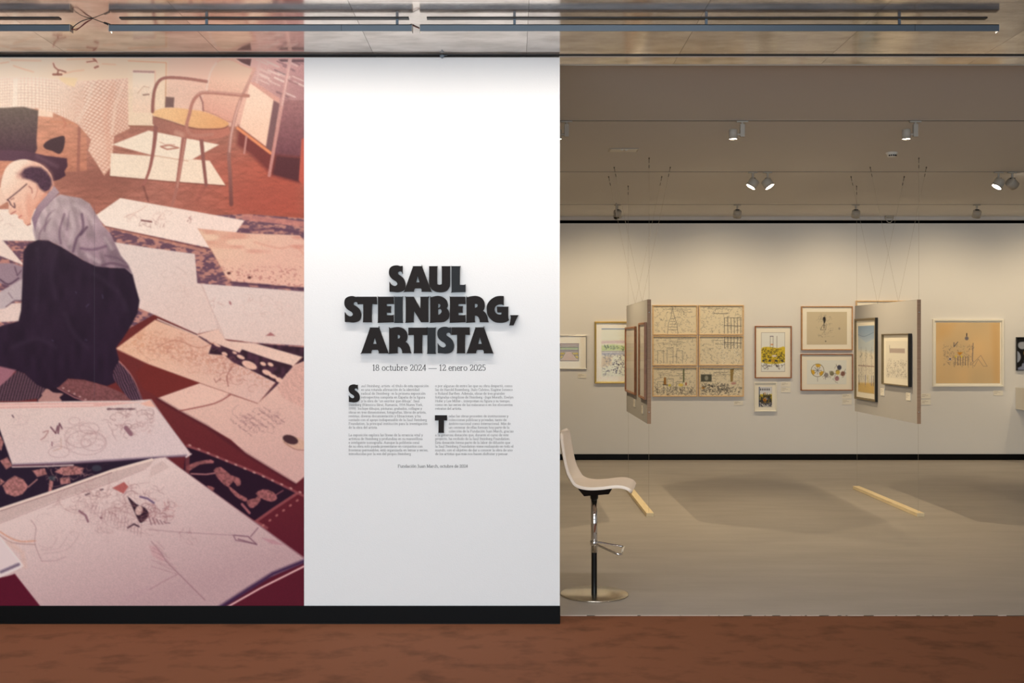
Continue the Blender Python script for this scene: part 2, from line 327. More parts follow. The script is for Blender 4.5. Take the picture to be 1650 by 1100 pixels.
# ---------------------------------------------------------------- the photographic mural, painted in the colours it shows
def paint_mural(step=1.0):
    R = random.Random(7)
    C = Canvas(MURAL_X0, MURAL_TOP, MURAL_X1, MURAL_BOTTOM, step, (165, 100, 82))
    P, L = C.poly, C.line
    Z = lambda ox, oy, sc: (lambda *q: [(ox+a/sc, oy+b/sc) for a, b in q])
    # wall, parquet, rug, dark floor
    P([(-190, 90), (495, 90), (495, 210), (-190, 206)], (246, 214, 188), (232, 176, 156), ((205, 93), (400, 180)))
    def parquet(X, Y, c):
        a = ((X*.72+Y*1.25) % 30 < 1.6)*.10+((X*.9-Y*1.5+vnoise(X, Y, 40)*8) % 37 < 1.5)*.10
        n = vnoise(X*.5+Y*.2, Y*2.2, 7, 3)
        return c*(1-a[..., None])*(.90+.18*n[..., None])
    P([(-190, 198), (495, 205), (495, 368), (-190, 360)], (208, 146, 122), (166, 102, 86), ((60, 205), (150, 300)), tex=parquet)
    P([(230, 255), (495, 235), (495, 360), (200, 350)], (180, 112, 96), (178, 78, 60), ((250, 300), (450, 275)), soft=22, tex=parquet, alpha=.9)
    P([(100, 272), (190, 268), (240, 300), (150, 312), (90, 300)], (140, 84, 72), soft=12, alpha=.6)
    P([(370, 300), (490, 285), (490, 350), (380, 345)], (170, 80, 66), soft=14, alpha=.55)
    def rug(X, Y, c):
        n = vnoise(X, Y*1.9, 9, 5)*.5+vnoise(X*.9, Y*1.7, 4, 9)*.5
        k = np.clip((n-.42)*4.5, 0, 1)[..., None]
        return np.array([108, 76, 90.])*(1-k)+np.array([190, 132, 120.])*k
    P([(-190, 352), (170, 352), (400, 345), (495, 352), (495, 600), (-190, 640)], (170, 110, 100), tex=rug)
    L([(395, 350), (440, 355), (495, 362)], 9, (205, 130, 118), alpha=.75)
    L([(392, 372), (440, 368), (495, 376)], 4, (96, 62, 82), alpha=.7)
    L([(160, 362), (250, 384), (330, 404)], 5, (205, 140, 118), alpha=.75)
    P([(180, 545), (260, 500), (500, 590), (500, 1000), (-190, 1000), (-190, 640)], (108, 44, 42), (84, 22, 36), ((250, 600), (300, 940)))
    # ---- table with checked cloth
    def check(X, Y, c):
        m = np.clip((X-95)/40, 0, 1)
        a = .62*m; u = X*np.cos(a)+Y*np.sin(a)*.9+4*np.sin(X/17); v = -X*np.sin(a)*.8+Y*np.cos(a)+2.5*np.sin(X/23)
        q = np.clip(np.cos(u*math.tau/4.7)*1.6-.35, 0, 1)+np.clip(np.cos(v*math.tau/4.6)*1.6-.35, 0, 1)
        fade = .55+.45*vnoise(X, Y, 26, 2)
        q = np.minimum(q, 1.35)*fade*(.62+.38*np.clip((X-20)/120, 0, 1))
        return c*(1-.24*q[..., None]*np.array([.55, 1.0, 1.1]))
    P([(-190, 172), (140, 172), (140, 275), (-190, 290)], (212, 146, 116), (196, 124, 98), ((80, 180), (120, 270)), tex=parquet)
    P([(62, 174), (86, 178), (85, 189), (61, 187)], (250, 218, 190)); L([(82, 196), (120, 198)], 2, (215, 140, 105))
    L([(128, 205), (126, 275)], 5, (150, 92, 80), alpha=.75); L([(101, 190), (106, 200), (103, 205)], 3, (196, 120, 95))
    P([(-190, 123), (60, 122), (120, 129), (207, 124), (213, 165), (209, 207), (184, 219), (180, 268), (168, 283), (155, 262), (142, 242), (147, 225), (125, 200), (105, 190), (85, 181), (62, 175), (-190, 176)],
      (252, 234, 212), (246, 205, 180), ((60, 150), (190, 230)), tex=check)
    P([(22, 126), (29, 126), (28, 172), (20, 172)], (254, 240, 220), alpha=.75)
    L([(150, 132), (140, 170), (125, 195)], 5, (255, 240, 220), alpha=.35, soft=3); L([(183, 135), (170, 190), (178, 262)], 6, (226, 158, 130), alpha=.35, soft=4)
    L([(180, 215), (186, 170), (200, 130)], 4, (252, 222, 198), alpha=.6, soft=2)
    P([(-190, 88), (203, 88), (215, 117), (209, 126), (122, 131), (60, 124), (-190, 124)], (252, 230, 204), (252, 222, 190), ((60, 95), (120, 130)))
    P([(95, 124), (125, 126), (120, 140), (110, 138), (98, 130)], (250, 218, 165), alpha=.8)
    for a in ([(18, 97), (66, 98)], [(94, 121), (118, 115), (135, 113)], [(22, 106), (40, 112), (54, 116)], [(165, 103), (186, 104)], [(0, 102), (14, 100)], [(108, 96), (150, 94)]): L(a, 2, (214, 150, 112), alpha=.6)
    for a, w in (([(86, 102), (88, 108), (94, 113), (93, 118)], 3), ([(86, 120), (99, 120)], 4), ([(96, 113), (106, 116)], 3), ([(140, 100), (155, 98), (150, 95)], 3), ([(153, 109), (158, 107)], 4), ([(152, 94), (157, 101)], 2)): L(a, w, (122, 66, 54), alpha=.85)
    # ---- dark swivel chair
    P([(-52, 182), (-40, 176), (38, 172), (62, 178), (59, 226), (60, 240), (55, 250), (-48, 250)], (92, 80, 72), (66, 42, 54), ((30, 175), (30, 245)), soft=1.2, tex=lambda X, Y, c: c*(.9+.2*vnoise(X, Y, 2.4, 8)[..., None]))
    P([(70, 234), (78, 226), (92, 221), (104, 220), (103, 238), (96, 248), (84, 243), (74, 240)], (58, 38, 44), curve=4)
    P([(-90, 238), (40, 243), (75, 251), (108, 255), (109, 268), (104, 276), (106, 283), (96, 289), (86, 292), (70, 272), (40, 260), (-86, 256)], (82, 52, 68), (62, 34, 48), ((30, 245), (95, 285)))
    L([(60, 252), (92, 268)], 6, (112, 80, 94), alpha=.5, soft=3)
    # ---- framed picture leaning at the wall, socket
    P([(206, 94), (271, 98), (267, 205), (207, 203)], (250, 222, 190)); L([(207, 98), (268, 101), (266, 200)], 1.6, (206, 140, 104)); L([(208, 203), (268, 204)], 2.2, (142, 84, 66))
    P([(214, 113), (250, 115), (249, 182), (214, 181)], (252, 234, 208), (250, 214, 186), ((230, 115), (230, 180))); P([(214, 113), (250, 114), (250, 118), (214, 117)], (168, 128, 120)); L([(250, 114), (249, 182)], 1.4, (222, 170, 140))
    L([(222, 150), (232, 139), (240, 141)], 1, (205, 160, 130)); L([(231, 153), (240, 152)], 1.8, (120, 80, 70))
    P([(267, 156), (281, 157), (280, 173), (266, 173)], (112, 82, 78))
    # ---- papers under the chair
    z8 = Z(0, 80, 3.3)
    P(z8((597, 505), (790, 430), (1165, 505), (1010, 590), (840, 570)), (254, 236, 212))
    P(z8((590, 550), (850, 568), (1115, 590), (1200, 722), (900, 700), (585, 672)), (253, 233, 208), (252, 226, 200), ((200, 250), (350, 300)))
    L(z8((597, 538), (840, 566), (1000, 592)), 1.2, (190, 130, 105), alpha=.7); L(z8((585, 674), (900, 702), (1200, 724)), 1.6, (120, 68, 58))
    L(z8((855, 515), (900, 508), (950, 522), (890, 530), (860, 518)), 2.2, (176, 112, 96)); L(z8((850, 490), (880, 505), (930, 505)), .9, (196, 140, 120))
    # ---- cabinet with racks
    z2 = Z(240, 80, 4.23)
    P(z2((590, 40), (1075, 40), (1075, 360), (890, 360), (700, 225)), (222, 172, 160), (176, 124, 126), ((400, 100), (490, 150)))
    for k in range(26):
        x, y = R.uniform(418, 486), R.uniform(94, 160)
        if y < 96+(x-418)*.9+40: L([(x-9, y-4), (x+9, y+4)], R.uniform(1, 3.6), R.choice([(240, 214, 200), (230, 196, 184), (150, 104, 106), (246, 226, 212), (120, 84, 90)]), alpha=.75)
    P(z2((590, 62), (700, 62), (690, 112), (640, 92)), (78, 48, 50)); P(z2((880, 66), (1060, 66), (1060, 86), (900, 82)), (90, 62, 68))
    P(z2((900, 345), (1075, 345), (1075, 735), (850, 720)), (150, 98, 100), (104, 56, 66), ((470, 165), (470, 250)), tex=lambda X, Y, c: c*(.92+.16*vnoise(X, Y, 3, 8)[..., None]))
    P(z2((610, 520), (860, 715), (1045, 735), (1025, 905), (840, 858), (700, 720), (600, 650)), (110, 44, 42), soft=4); P(z2((870, 722), (1042, 738), (1022, 900), (845, 850)), (76, 34, 40), soft=2)
    P(z2((1040, 612), (1075, 590), (1075, 940), (1022, 892)), (192, 84, 68))
    P(z2((690, 228), (850, 342), (800, 662), (618, 525)), (254, 220, 194), (252, 204, 176), ((410, 150), (430, 230))); P(z2((850, 345), (893, 368), (836, 702), (797, 664)), (112, 76, 80), soft=1.3)
    P(z2((690, 226), (722, 220), (892, 332), (890, 362), (850, 342)), (220, 158, 142)); L(z2((604, 535), (830, 705)), 4.5, (234, 138, 90))
    L(z2((965, 50), (905, 380), (862, 620), (820, 858)), 6, (214, 164, 156), (196, 128, 120), w2=5); L(z2((968, 50), (908, 380)), 2, (240, 200, 190), alpha=.7); L(z2((758, 50), (735, 222)), 4, (220, 176, 166)); L(z2((665, 590), (650, 706)), 3, (196, 134, 124))
    # ---- bentwood armchair
    z7 = Z(230, 90, 4.4)
    P(z7((455, 180), (470, 110), (510, 55), (570, 25), (640, 33), (720, 72), (792, 92), (740, 200), (700, 300), (640, 470), (600, 465), (520, 420), (430, 385), (425, 300), (450, 240)), (246, 208, 178), (226, 160, 140), ((370, 95), (350, 190)))
    L(z7((510, 55), (570, 25), (640, 33), (720, 72), (792, 92)), 1.4, (206, 144, 122), alpha=.8, curve=3); L(z7((430, 385), (520, 420), (600, 465), (640, 470)), 1.6, (176, 110, 96), alpha=.7)
    L(z7((520, 50), (480, 120), (460, 200), (452, 262)), 3, (240, 206, 188), curve=4); L(z7((405, 280), (425, 330), (430, 392)), 2.5, (150, 96, 90))
    L(z7((792, 92), (742, 208), (690, 320), (655, 430), (628, 560), (612, 700), (620, 850), (628, 1052)), 5, (216, 160, 142), (118, 66, 62), w2=6.4, curve=4); L(z7((690, 320), (655, 430), (628, 560), (615, 680)), 2, (244, 196, 180), alpha=.7)
    L(z7((95, 490), (80, 640), (50, 800), (5, 920)), 7, (138, 82, 76), (164, 98, 88), w2=3.8, curve=4); L(z7((415, 580), (430, 740), (450, 916)), 6.4, (138, 82, 76), w2=4.8)
    L(z7((295, 575), (268, 760), (240, 940), (208, 1062)), 8.4, (156, 94, 84), (176, 112, 98), w2=4.6, curve=4); L(z7((298, 590), (272, 760), (246, 930)), 2, (214, 158, 140), alpha=.6)
    P(z7((70, 425), (200, 468), (330, 510), (440, 520), (605, 500), (622, 548), (560, 582), (430, 592), (330, 588), (280, 578), (130, 520), (70, 482)), (160, 102, 88), (188, 110, 92), ((250, 195), (360, 215)))
    L(z7((240, 545), (280, 560)), 7, (214, 160, 140), alpha=.6, soft=3)
    P(z7((70, 402), (130, 374), (230, 369), (330, 380), (450, 400), (590, 462), (608, 490), (560, 510), (430, 515), (330, 502), (200, 460), (90, 430)), (248, 196, 138), (232, 166, 108), ((270, 180), (350, 205)), curve=4)
    L(z7((90, 434), (200, 466), (330, 508), (430, 520), (560, 516), (606, 496)), 1.4, (112, 62, 52), curve=3)
    L(z7((452, 182), (300, 160), (170, 155), (115, 180), (85, 240), (72, 330), (70, 396)), 5, (164, 104, 92), (140, 84, 76), curve=4)
    L(z7((748, 284), (600, 270), (440, 260), (385, 285), (350, 340), (330, 420), (312, 490), (325, 540), (370, 566), (492, 556)), 5.4, (178, 116, 102), (184, 118, 102), curve=4); L(z7((700, 276), (600, 264), (440, 254), (390, 274)), 1.6, (226, 176, 158), alpha=.7, curve=3)
    L(z7((5, 925), (40, 1030)), 3, (110, 62, 58), alpha=.6); L(z7((440, 930), (390, 1020)), 5, (128, 70, 62), alpha=.45, soft=3)
    # ---- sheets on the floor
    P([(154, 347), (194, 319), (394, 355), (380, 375), (336, 399), (170, 364)], (252, 232, 216), (250, 222, 208), ((200, 340), (340, 390)))
    L([(170, 365), (336, 401)], 1.4, (112, 64, 68))
    C.scribble(R, 240, 358, 26, 8, 16, (150, 92, 86), .9); C.scribble(R, 308, 355, 6, 4, 8, (140, 80, 76), .9); L([(228, 355), (244, 357)], 2, (110, 60, 60)); L([(200, 350), (220, 342), (236, 332)], .8, (226, 180, 164), curve=3)
    def stain(X, Y, c):
        n = vnoise(X*.5, Y*1.6, 12, 4); k = np.clip((n-.5)*3, 0, 1)[..., None]*np.clip((425-Y)/30, 0, 1)[..., None]
        sp = (vnoise(X*.8, Y*1.2, 2.5, 11) > .72)[..., None]*np.clip((Y-424)/10, 0, 1)[..., None]
        return c*(1-k*np.array([.06, .16, .16]))*(1-sp*np.array([.12, .2, .18]))
    P([(319, 368), (400, 376), (483, 379), (492, 389), (492, 463), (374, 453), (364, 445), (342, 405)], (238, 196, 168), (232, 182, 162), ((350, 380), (400, 450)), tex=stain)
    L([(319, 368), (342, 405), (364, 445), (374, 453)], 1, (206, 150, 120), alpha=.6); L([(372, 455), (430, 460), (492, 466)], 3.4, (84, 56, 74), alpha=.8)
    L([(410, 390), (450, 400), (475, 396), (490, 410)], 2, (214, 140, 120), alpha=.5, curve=4, soft=2); C.blob(369, 440, 3, 2, (90, 50, 50)); C.blob(402, 447, 3, 2, (96, 56, 56))
    P([(184, 390), (240, 399), (314, 409), (318, 456), (330, 458), (352, 530), (318, 538), (240, 503), (200, 486)], (232, 210, 200), (226, 196, 184), ((240, 400), (290, 520)))
    P([(325, 457), (420, 464), (494, 470), (494, 557), (412, 552), (360, 546), (352, 529)], (228, 204, 194), (224, 194, 182), ((400, 465), (420, 550)))
    L([(325, 458), (340, 495), (362, 545)], 1, (196, 150, 138), alpha=.7); C.blob(371, 488, 3.4, 1.6, (170, 110, 110), ang=1.1); C.scribble(R, 350, 487, 12, 6, 9, (184, 130, 120), .8); C.scribble(R, 405, 484, 6, 3, 6, (190, 140, 130), .8); P([(428, 541), (436, 535), (444, 541)], (170, 110, 108)); C.scribble(R, 445, 495, 30, 10, 8, (206, 160, 150), .8); C.scribble(R, 285, 480, 25, 30, 12, (206, 170, 158), .7)
    # dark rug strip with pale figures, between the drawings
    P([(252, 512), (318, 539), (360, 548), (412, 553), (495, 560), (495, 640), (430, 640), (330, 590)], (62, 36, 48), tex=lambda X, Y, c: c*(.8+.5*vnoise(X, Y, 6, 2)[..., None]))
    for a in ((300, 538, 6, 2), (312, 543, 5, 2), (342, 550, 9, 3), (350, 556, 6, 2), (362, 570, 5, 3), (378, 568, 4, 2), (388, 575, 7, 3), (402, 588, 13, 6), (424, 586, 5, 3), (436, 587, 5, 3), (430, 600, 8, 4), (440, 606, 8, 3), (450, 612, 6, 4), (468, 606, 8, 4), (476, 590, 6, 3)): C.blob(*a, (226, 178, 158), ang=.4)
    L([(254, 514), (318, 541), (352, 531)], 2.2, (228, 192, 176)); P([(352, 530), (363, 547), (392, 560), (386, 568), (330, 546), (318, 539)], (228, 188, 170))
    P([(358, 548), (412, 553), (488, 575), (473, 589), (440, 580), (391, 563)], (230, 192, 174)); L([(488, 575), (473, 590)], 1, (120, 70, 66))
    def hatch(X, Y, c):
        m = ((vnoise(X, Y, 3, 21) > .55)*np.clip(1-np.abs(Y-(545+(X-210)*.28))/28, 0, 1))[..., None]
        return c*(1-m*np.array([.06, .13, .16]))
    P([(186, 562), (250, 515), (318, 541), (341, 556), (336, 570), (362, 572), (376, 584), (400, 594), (444, 616), (416, 650), (322, 617), (240, 587)], (230, 180, 150), (218, 176, 162), ((210, 560), (400, 620)), tex=hatch)
    L([(188, 562), (240, 587), (322, 617), (416, 650), (444, 617)], 1.1, (150, 88, 80), alpha=.8); C.scribble(R, 290, 560, 60, 18, 30, (190, 130, 112), .8); C.scribble(R, 370, 600, 20, 16, 12, (160, 96, 84), .9)
    L([(374, 592), (366, 605), (368, 622)], 1, (140, 80, 74), curve=3); L([(345, 610), (348, 616), (356, 609)], .9, (150, 92, 84))
    P([(288, 661), (370, 635), (415, 650), (446, 621), (474, 588), (494, 580), (494, 765), (477, 779), (440, 757), (396, 730), (372, 708), (334, 686)], (220, 176, 160), (204, 160, 150), ((400, 640), (440, 770)))
    P([(446, 624), (474, 590), (494, 582), (494, 660), (455, 640)], (212, 160, 146), alpha=.7, tex=lambda X, Y, c: c*(.90+.16*vnoise(X*1.3-Y*.5, Y, 2.0, 3)[..., None]))
    for r in range(7):
        for k in range(15):
            t = k/15; x = 372+r*9+t*34+R.uniform(-1, 1); y = 676-r*3.4+t*26+R.uniform(-1, 1)
            if R.random() < .8: L([(x, y), (x+R.uniform(.5, 3), y+R.uniform(-2, 2))], 1, (128, 88, 92), alpha=.6)
    C.blob(474, 713, 20, 10, (204, 160, 138), ang=.32); C.blob(468, 708, 13, 7, (70, 42, 46), ang=.32); L([(458, 712), (474, 723), (490, 725)], 1, (150, 100, 92), curve=3)
    P([(254, 641), (321, 617), (370, 634), (340, 650), (288, 661)], (228, 184, 166), curve=0); L([(288, 662), (345, 650), (371, 636)], 1.6, (140, 72, 68), curve=3); C.scribble(R, 308, 632, 6, 3, 5, (200, 150, 136), .8)
    L([(254, 642), (288, 662), (334, 687), (396, 731), (476, 780)], 3, (64, 24, 34), alpha=.7, soft=3)
    # ---- lower rug with border dots
    P([(236, 586), (322, 617), (254, 640), (230, 625), (218, 600)], (112, 42, 38), soft=1)
    P([(300, 720), (330, 728), (420, 765), (478, 793), (411, 838), (330, 790), (296, 760)], (38, 16, 32))
    L([(302, 718), (330, 728), (420, 764), (492, 800)], 4, (142, 74, 76), alpha=.8); L([(478, 795), (440, 820), (412, 840), (430, 850)], 4.5, (142, 74, 76), alpha=.8)
    for k in range(13): C.blob(306+k*14.8, 717+k*6.3, 2.6, 1.5, (190, 138, 130), ang=.4, alpha=.9)
    for k in range(6): C.blob(424+k*11, 846-k*8, 2.6, 1.6, (176, 110, 104), ang=-.6, alpha=.8)
    for q in ([(344, 758), (356, 752), (372, 765), (386, 770), (388, 780), (382, 783), (376, 775), (368, 784), (356, 776)], [(412, 795), (424, 788), (440, 792), (447, 802), (438, 808), (424, 804)], [(300, 752), (316, 744), (340, 740), (344, 746), (322, 748), (306, 758)], [(398, 806), (412, 802), (418, 796), (420, 806), (408, 818), (400, 815)], [(366, 782), (374, 786), (386, 796), (398, 802), (396, 808), (380, 800)], [(334, 782), (346, 786), (340, 792)]): P(q, (150, 88, 88), curve=2, tex=lambda X, Y, c: c*(.72+.42*vnoise(X, Y, 3, 7)[..., None]))
    L([(308, 763), (332, 764), (346, 762)], 2.4, (160, 104, 104)); L([(390, 812), (402, 826)], 4, (150, 88, 92)); L([(440, 800), (456, 790)], 1.6, (140, 80, 84)); L([(302, 736), (302, 762)], 7, (126, 60, 62), alpha=.7)
    # left rug
    P([(-190, 640), (-16, 640), (0, 688), (22, 752), (190, 742), (262, 735), (180, 760), (0, 822), (-190, 880)], (40, 26, 42))
    for q in ([(4, 782), (14, 772), (24, 766), (38, 772), (46, 784), (36, 796), (24, 800), (10, 795)], [(0, 742), (12, 736), (20, 750), (10, 756)], [(52, 758), (72, 754), (76, 764), (60, 768)], [(88, 760), (100, 752), (120, 750), (136, 754), (130, 764), (104, 766)], [(96, 770), (112, 768), (114, 778), (98, 780)], [(0, 700), (6, 712), (2, 726), (-8, 720)], [(80, 772), (86, 776), (84, 790), (78, 792)], [(0, 770), (8, 776), (0, 782)]): P(q, (172, 112, 108), curve=0, tex=lambda X, Y, c: c*(.72+.42*vnoise(X, Y, 3, 7)[..., None]))
    C.scribble(R, 110, 762, 34, 10, 26, (206, 150, 140), 1.2); C.scribble(R, 130, 760, 40, 12, 22, (60, 36, 50), 1.6); L([(46, 784), (60, 772)], 2, (170, 116, 112)); C.blob(84, 770, 6, 4, (70, 80, 84), alpha=.6); C.blob(156, 754, 8, 5, (66, 70, 80), alpha=.6)
    # ---- sheets around the sitter
    P([(-190, 340), (64, 336), (62, 388), (-190, 386)], (244, 224, 208)); L([(0, 331), (12, 330)], 2, (196, 130, 104)); C.scribble(R, 8, 358, 10, 8, 6, (190, 150, 140), .8)
    P([(-190, 330), (14, 300), (20, 320), (0, 332), (-190, 345)], (238, 200, 178))
    P([(-190, 372), (4, 386), (40, 428), (0, 412), (-190, 405)], (238, 212, 198)); P([(-190, 495), (36, 488), (34, 517), (-190, 528)], (230, 202, 190))
    # sitter: shirt, sleeve, trousers, socks
    P([(-190, 424), (0, 424), (20, 424), (38, 430), (40, 456), (22, 462), (0, 456), (-190, 450)], (156, 130, 138), soft=1.2); L([(0, 450), (14, 458), (30, 448)], 3, (92, 66, 82), alpha=.8, curve=3); L([(24, 430), (28, 444), (34, 436)], 2, (98, 72, 88), alpha=.8)
    P([(-190, 478), (0, 470), (38, 448), (37, 484), (20, 486), (8, 497), (-190, 505)], (192, 172, 172), soft=1.2); L([(10, 494), (24, 484), (36, 484)], 2, (112, 86, 96), alpha=.8); L([(14, 472), (20, 480)], 2, (140, 116, 124), alpha=.7)
    P([(-190, 515), (0, 526), (30, 517), (34, 500), (36, 460), (37, 425), (38, 405), (45, 394), (61, 386), (79, 388), (98, 397), (118, 409), (136, 420), (155, 428), (177, 431), (202, 431), (214, 443), (219, 463), (225, 484), (222, 504), (211, 525), (198, 545), (187, 560), (190, 572), (193, 584), (183, 598), (186, 616), (172, 622), (136, 612), (110, 610), (93, 626), (60, 628), (40, 602), (26, 598), (-190, 590)],
      (50, 36, 50), (42, 26, 42), ((80, 400), (140, 600)), soft=1.2, tex=lambda X, Y, c: c*(.90+.2*vnoise(X, Y*.4, 9, 12)[..., None]))
    for a in ([(90, 405), (82, 440), (90, 480)], [(105, 505), (118, 535), (140, 560)], [(60, 400), (62, 440), (58, 500)], [(20, 560), (60, 545), (90, 560)], [(150, 440), (190, 470), (205, 500)]): L(a, 5, (68, 52, 70), alpha=.35, soft=4, curve=4)
    for a in ([(122, 470), (123, 472)], [(139, 494), (143, 490)], [(165, 475), (166, 480)], [(84, 548), (86, 549)], [(138, 547), (140, 548)]): L(a, 1.2, (90, 80, 110), alpha=.7)
    def shirt(X, Y, c):
        n = vnoise(X*1.3-Y*.3, Y*.5, 9, 6); return c*(.86+.26*n[..., None])
    P([(57, 386), (53, 372), (54, 355), (62, 340), (85, 319), (97, 313), (112, 316), (130, 319), (145, 328), (155, 345), (166, 363), (178, 376), (187, 395), (195, 412), (207, 426), (214, 442), (201, 432), (177, 431), (155, 429), (136, 420), (118, 409), (98, 397), (78, 387), (62, 386)], (190, 168, 170), (150, 122, 132), ((90, 325), (170, 420)), soft=1.2, tex=shirt)
    for a, w, c in (([(104, 345), (96, 372), (98, 392)], 3, (112, 84, 100)), ([(132, 345), (134, 368), (124, 384), (118, 405)], 4, (96, 70, 88)), ([(140, 366), (130, 378)], 4, (88, 62, 80)), ([(130, 400), (150, 402), (172, 396)], 4, (116, 86, 104)), ([(165, 428), (180, 424), (205, 430)], 4, (104, 76, 92)), ([(88, 338), (76, 350), (72, 372)], 2.5, (122, 96, 110)), ([(82, 352), (66, 372), (63, 384)], 2, (120, 92, 106)), ([(112, 340), (108, 370)], 2.4, (130, 104, 118)), ([(170, 412), (190, 416), (202, 424)], 3, (112, 86, 100))): L(a, w, c, alpha=.75, curve=4, soft=1.6)
    for a, w in (([(110, 335), (118, 365), (112, 392)], 6), ([(140, 410), (160, 422)], 5), ([(92, 330), (84, 346), (80, 370)], 4), ([(170, 384), (180, 400)], 5), ([(120, 330), (142, 345), (150, 360)], 5)): L(a, w, (210, 190, 188), alpha=.5, curve=4, soft=3)
    P([(87, 299), (96, 310), (83, 323), (67, 339), (60, 354), (57, 372), (51, 352), (61, 330), (76, 313)], (176, 150, 156), (140, 112, 128), ((85, 305), (56, 365)))
    L([(95, 311), (82, 324), (66, 341), (59, 358)], 1.2, (120, 92, 108), alpha=.7)
    # head
    zh = Z(0, 240, 8.46)
    P(zh((500, 540), (650, 590), (640, 630), (530, 750), (470, 830), (430, 930), (400, 800)), (226, 156, 130))
    P(zh((15, 470), (60, 300), (130, 205), (220, 157), (330, 140), (430, 160), (560, 212), (640, 280), (700, 350), (728, 470), (700, 560), (610, 600), (540, 700), (480, 790), (432, 930), (415, 1030), (370, 1042), (330, 1010), (310, 962), (262, 952), (232, 892), (150, 892), (122, 862), (112, 720), (50, 622), (20, 540)), (248, 222, 200), (234, 172, 146), ((8, 290), (52, 335)), curve=3)
    P(zh((240, 380), (330, 240), (480, 190), (600, 240), (690, 340), (720, 470), (640, 500), (400, 400)), (226, 160, 136), soft=6, alpha=.7)
    L(zh((380, 160), (540, 205), (650, 290)), 2, (246, 196, 170), alpha=.8, curve=3)
    P(zh((275, 345), (330, 272), (420, 238), (560, 250), (640, 310), (700, 400), (712, 490), (672, 565), (620, 592), (545, 540), (505, 470), (420, 425), (310, 395)), (66, 42, 58), soft=2.2, tex=lambda X, Y, c: c*(.85+.4*vnoise(X, Y, 2, 9)[..., None]))
    P(zh((220, 330), (300, 290), (330, 400), (250, 380)), (176, 122, 116), soft=4, alpha=.5); L(zh((610, 590), (690, 560), (735, 480)), 1.2, (234, 160, 130), alpha=.8)
    P(zh((355, 520), (395, 455), (455, 458), (505, 520), (500, 620), (455, 688), (425, 640), (380, 570)), (240, 192, 168), curve=3); L(zh((395, 510), (430, 540), (440, 600)), 1.6, (150, 84, 78), curve=3, alpha=.8); L(zh((500, 500), (510, 580), (470, 680)), 1, (206, 134, 116), curve=3)
    L(zh((400, 640), (380, 760), (400, 900)), 5, (222, 152, 130), alpha=.45, soft=4); L(zh((300, 640), (330, 800), (350, 930)), 5, (246, 200, 176), alpha=.6, soft=4)
    L(zh((365, 478), (280, 552), (105, 692)), 1.7, (84, 54, 62)); L(zh((100, 692), (128, 712), (150, 760), (205, 800), (195, 740)), 1.5, (64, 38, 50), curve=3); L(zh((150, 690), (190, 670)), 2, (150, 96, 90), alpha=.7)
    L(zh((150, 885), (215, 850)), 1.6, (170, 96, 88)); L(zh((255, 935), (295, 905)), 1.4, (190, 108, 100)); L(zh((375, 1038), (418, 1020)), 1.6, (150, 90, 84)); L(zh((118, 860), (160, 800), (165, 740)), 1, (226, 170, 148), alpha=.7, curve=3)
    # rug corner, socks and shoe edge
    P([(93, 625), (110, 610), (136, 612), (172, 622), (196, 632), (216, 644), (140, 647), (118, 640)], (120, 72, 72), tex=lambda X, Y, c: c*(.85+.3*vnoise(X, Y, 2, 5)[..., None]))
    P([(60, 626), (93, 624), (140, 647), (60, 648)], (40, 24, 38)); L([(93, 625), (120, 640), (138, 646)], 2, (160, 100, 100)); P([(62, 647), (68, 637), (64, 632), (76, 626), (86, 632), (102, 634), (96, 640), (98, 647)], (176, 128, 120), curve=3)
    for k in range(5): C.blob(102+k*9, 625+k*4.6, 1.8, 1.2, (196, 150, 146))
    P([(-190, 585), (0, 590), (26, 596), (14, 612), (0, 626), (-190, 630)], (156, 102, 112), soft=1.4); P([(-190, 628), (0, 622), (14, 610), (28, 597), (40, 602), (60, 620), (74, 626), (62, 642), (30, 646), (-190, 648)], (84, 58, 68), tex=lambda X, Y, c: c*(.72+.5*((X*.9+Y*.25) % 4.2 < 2.0)[..., None]))
    P([(191, 584), (205, 594), (216, 612), (229, 640), (231, 651), (221, 651), (206, 640), (190, 620), (182, 604)], (72, 48, 60), curve=3, tex=lambda X, Y, c: c*(.8+.75*(((X*.9-Y*.35)+vnoise(X, Y, 9)*2) % 3.6 < 1.3)[..., None])); L([(192, 582), (206, 597), (218, 616), (230, 648)], 1.8, (196, 128, 120), (110, 70, 78), curve=3)
    # ---- long drawing
    P([(-17, 648), (0, 648), (120, 646), (216, 645), (244, 643), (276, 688), (308, 731), (300, 735), (250, 737), (190, 742), (100, 747), (20, 749), (0, 692), (-17, 649)], (222, 194, 184), (214, 188, 184), ((120, 650), (150, 745)))
    P([(-16, 651), (0, 650), (160, 648), (225, 648), (160, 655), (0, 658), (-14, 659)], (222, 164, 152), alpha=.8); L([(0, 654), (150, 652)], 1.1, (246, 222, 210)); P([(226, 650), (243, 644), (252, 656), (236, 654)], (230, 176, 156))
    L([(22, 749), (100, 746), (190, 741), (300, 734)], 3, (84, 62, 86), alpha=.8, soft=2, curve=3); L([(20, 752), (70, 751), (118, 749)], 2, (216, 186, 180)); L([(300, 736), (308, 731)], 2.4, (226, 200, 194)); L([(243, 644), (276, 688), (308, 731)], 1.2, (120, 80, 84), alpha=.7)
    for cx, cy, rx, ry in ((139, 713, 33, 20), (120, 678, 9, 6), (139, 713, 8, 6), (144, 690, 16, 9), (130, 703, 26, 18), (95, 728, 17, 9), (150, 712, 20, 14)): L([(cx+rx*math.cos(a), cy+ry*math.sin(a)) for a in [k*math.tau/16 for k in range(17)]], .9, (170, 128, 128), alpha=.6)
